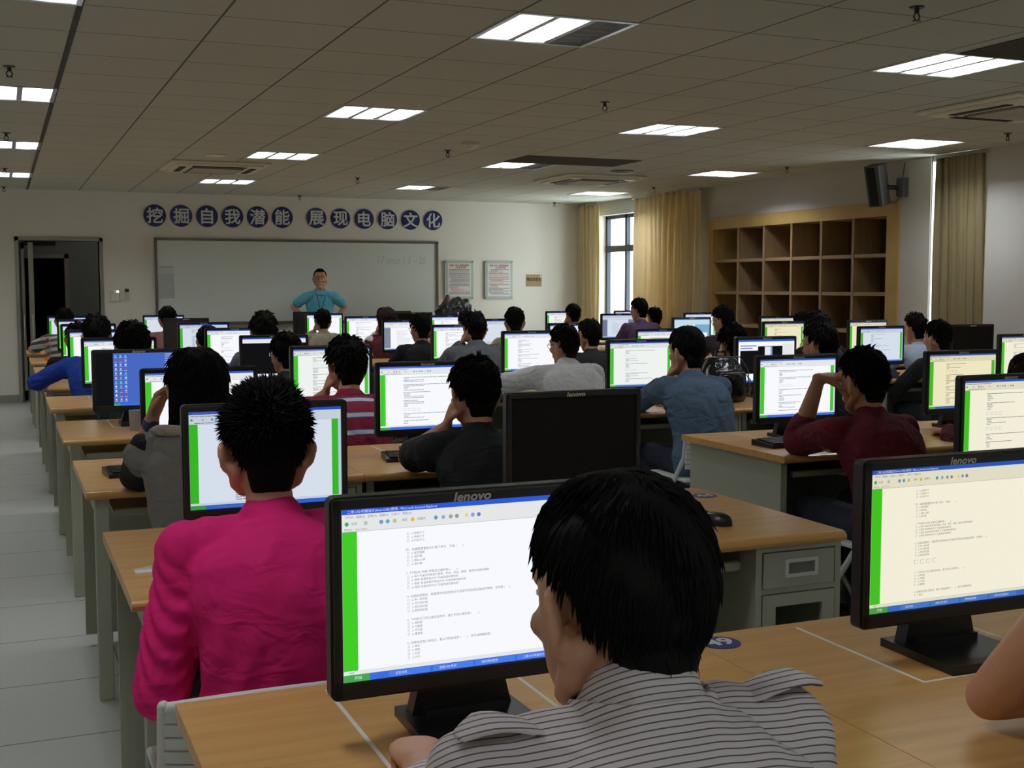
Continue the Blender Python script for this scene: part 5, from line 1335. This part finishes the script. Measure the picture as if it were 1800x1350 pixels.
# row 3
def watch(root, Hc, R, Nb, hip, sh, arms):
    S_, E, W_ = arms[-1]; b = MB(); u = (W_-E)/np.linalg.norm(W_-E); pv, pf = sweep([W_-u*.035, W_-u*.02], [.0295, .029], n=14, sub=2); b.add(pv, pf, mat('blue_band', lin(40, 50, 90), .4), True); b.build('wristband', root)
seat((3, 1), .61, 1.245, 'person with long black hair in a grey hooded vest, head on raised hand', VEST, sleeve='pushed', sleevem=BLACKT, hair='long', L=(V3(-.14, .13, 1.0), V3(-.185, .2, .80), V3(.35, -.1, .95), V3(-.6, .6, .3), .8), Rr='desk', hood=(VEST, LINING), extra=watch, lean=.08, thick=.02)
seat((3, 2), 1.62, 1.195, 'person in black T-shirt resting cheek on left fist, beside the switched-off monitor', BLACKT, sleeve='short', hair='short', L='cheek', Rr='desk', yaw=.12, lean=.16, trousers=JEANS)
seat((3, 3), 3.234, 1.205, 'person in maroon sweater with left arm raised to the head', MAROON, sleeve='pushed', hair='short', L=(V3(-.15, .13, 1.075), V3(-.185, .22, .80), V3(.92, -.12, .05), V3(0, -.3, 1), .6), Rr='desk', yaw=.2, lean=.16)
seat((3, 4), 4.143, 1.165, 'person with reddish dark hair cut off by the right edge', DRED, hair='bowl', hairm=M_HAIRB)
# row 4
seat((4, 2), 1.55, 1.20, 'person in red, white and blue striped polo with chin on left hand', POLO, sleeve='short', hair='fluffy', L='cheek', yaw=.15, collar=POLO, width=1.05)
seat((4, 3), 3.47, 1.235, 'person in blue denim shirt with left hand at the mouth', DENIM, hair='bowl', L='chin', yaw=.3, collar=DENIM, lean=.16, width=1.08)
seat((4, 4), 4.36, 1.25, 'person with glasses and dark clothes behind the maroon student monitor', BLACKT, hair='short', glasses=True, yaw=.3)
# row 5
seat((5, 1), .70, 1.24, 'person with fluffy black hair behind the blue desktop monitor', TEAL, hair='fluffy', width=.86, L=(V3(-.06, .22, .64), V3(-.155, .0, .62), V3(.2, .95, 0), V3(0, 0, 1), .5))
seat((5, 2), 1.59, 1.18, 'person in dark teal shirt with glasses before the black-picture monitor', TEAL, hair='short', glasses=True, yaw=.2, sleeve='short')
seat((5, 3), 3.46, 1.20, 'person in white jacket with glasses, leaning left over the desk', WHITEJ, L=(V3(-.40, .36, .79), V3(-.40, .12, .81), V3(.3, .9, -.1), V3(0, 0, 1), .5), hair='short', glasses=True, yaw=.4, thick=.026, collar=DTRIM, width=1.12, lean=.18)
seat((5, 4), 4.78, 1.17, 'person with fluffy dark hair behind the black backpack', GREYD, hair='fluffy', L='cheek')
seat((5, 5), 6.453, 1.2, 'person in black shirt right of the greyish white page', BLACKT, hair='short', yaw=.15)
# row 6
seat((6, 1), .61, 1.25, 'person in blue sweater with left elbow on the desk end, at the far left', BLUESW, hair='fluffy', L=(V3(-.36, .24, .785), V3(-.40, .06, .80), V3(-.1, .9, -.2), V3(0, 0, 1), .6), width=1.05)
seat((6, 2), 1.77, 1.26, 'person with fluffy black hair before the whiteboard centre', GREYJ, hair='fluffy')
seat((6, 3), 3.42, 1.26, 'person in grey jacket with red-trimmed collar', GREYJ, hair='short', L='cheek', collar=REDTRIM, thick=.025, width=1.08)
seat((6, 4), 4.42, 1.19, 'person with short dark hair and black top behind the white-jacket student', BLACKT, hair='short', yaw=.2)
seat((6, 5), 6.42, 1.227, 'person with dark hair in front of the bookcase, the taller of two close heads', BLACKT, hair='fluffy')
seat((6, 6), 7.466, 1.208, 'person in pale blue shirt with dark strap, near the right curtain', LBLUE, hair='spiky', collar=LBLUE)
# row 7
seat((7, 1), .57, 1.17, 'person with dark hair half hidden by the blue-sweater student', BLACKT, hair='short')
seat((7, 2), 1.61, 1.13, 'person with smooth black hair before the bluish page left of centre', SALMON, hair='bowl')
seat((7, 3), 3.49, 1.21, 'person in black shirt between the text window and rows-of-figures monitors', BLACKT, hair='short', glasses=True, yaw=.2)
seat((7, 4), 4.42, 1.26, 'person in yellow-green shirt before the pale blank page', YGREEN, hair='short', glasses=True, yaw=-.2)
seat((7, 5), 6.50, 1.25, 'person with glasses and plaid dark shirt before the pale cyan picture', GREYD, hair='fluffy', glasses=True, yaw=.35)
seat((7, 6), 7.44, 1.193, 'person with dark hair in front of the bookcase, the farther of two close heads', GREYJ, hair='short')
# row 8
seat((8, 3), 3.65, 1.24, 'person with long dark hair and dark red top, arm raised on the left', DRED, hair='long', hairm=M_HAIRB, L='cheek', sleevem=WHITEJ)
seat((8, 4), 4.53, 1.20, 'person with dark hair half hidden behind the grey-jacket student', BROWNJ, hair='short')
seat((8, 5), 6.59, 1.325, 'person in purple shirt sitting tall before the window', PURPLE, hair='short', yaw=.3)
# row 9
seat((9, 1), .62, 1.235, 'person in grey and white striped T-shirt by the doorway', STRW, sleeve='short', hair='short', L=(V3(-.3, .3, .785), V3(-.33, .08, .80), V3(0, 1, -.1), V3(0, 0, 1), .5), width=1.05)
seat((9, 2), 1.67, 1.245, 'person in salmon shirt under the left end of the whiteboard', SALMON, sleeve='short', hair='short', yaw=-.25)
seat((9, 3), 3.37, 1.20, 'person in beige shirt directly below the standing man', BEIGE, hair='short', collar=BEIGE, L='cheek')
seat((9, 5), 6.52, 1.24, 'person leaning on one hand in the corner left of the window', GREYJ, hair='short', L='cheek')
seat((9, 6), 7.67, 1.19, 'person half hidden behind the purple-shirt student', BLACKT, hair='short')
# the standing man
def lanyard(root, Hc, R, Nb, hip, sh, arms):
    b = MB(); m_ = mat('navy_lanyard', lin(30, 46, 96), .6)
    for s in (-1, 1): b.tube([Nb+V3(s*.06, -.02, .03), Nb+V3(s*.062, .06, -.02), Nb+V3(s*.045, .115, -.1), Nb+V3(.006+s*.012, .142, -.24)], .004, m_, 6)
    b.build('lanyard', root)
    b = MB(); b.box(-.028, .150, Nb[2]-.345, .034, .154, Nb[2]-.24, M_PAPER, .002); b.build('badge', root)
person(3.90, 15.78, 1.69, 'person standing hands on hips in light blue polo and lanyard, facing the class', POLOB, sleeve='short', hair='crop', L='hips', Rr='hips', stand=True, facing=PI-.12, glasses=True, collar=POLOB, q=500, vox=.008, width=1.0, drop=.03, pitch=-.05, yaw=-.1, extra=lanyard)
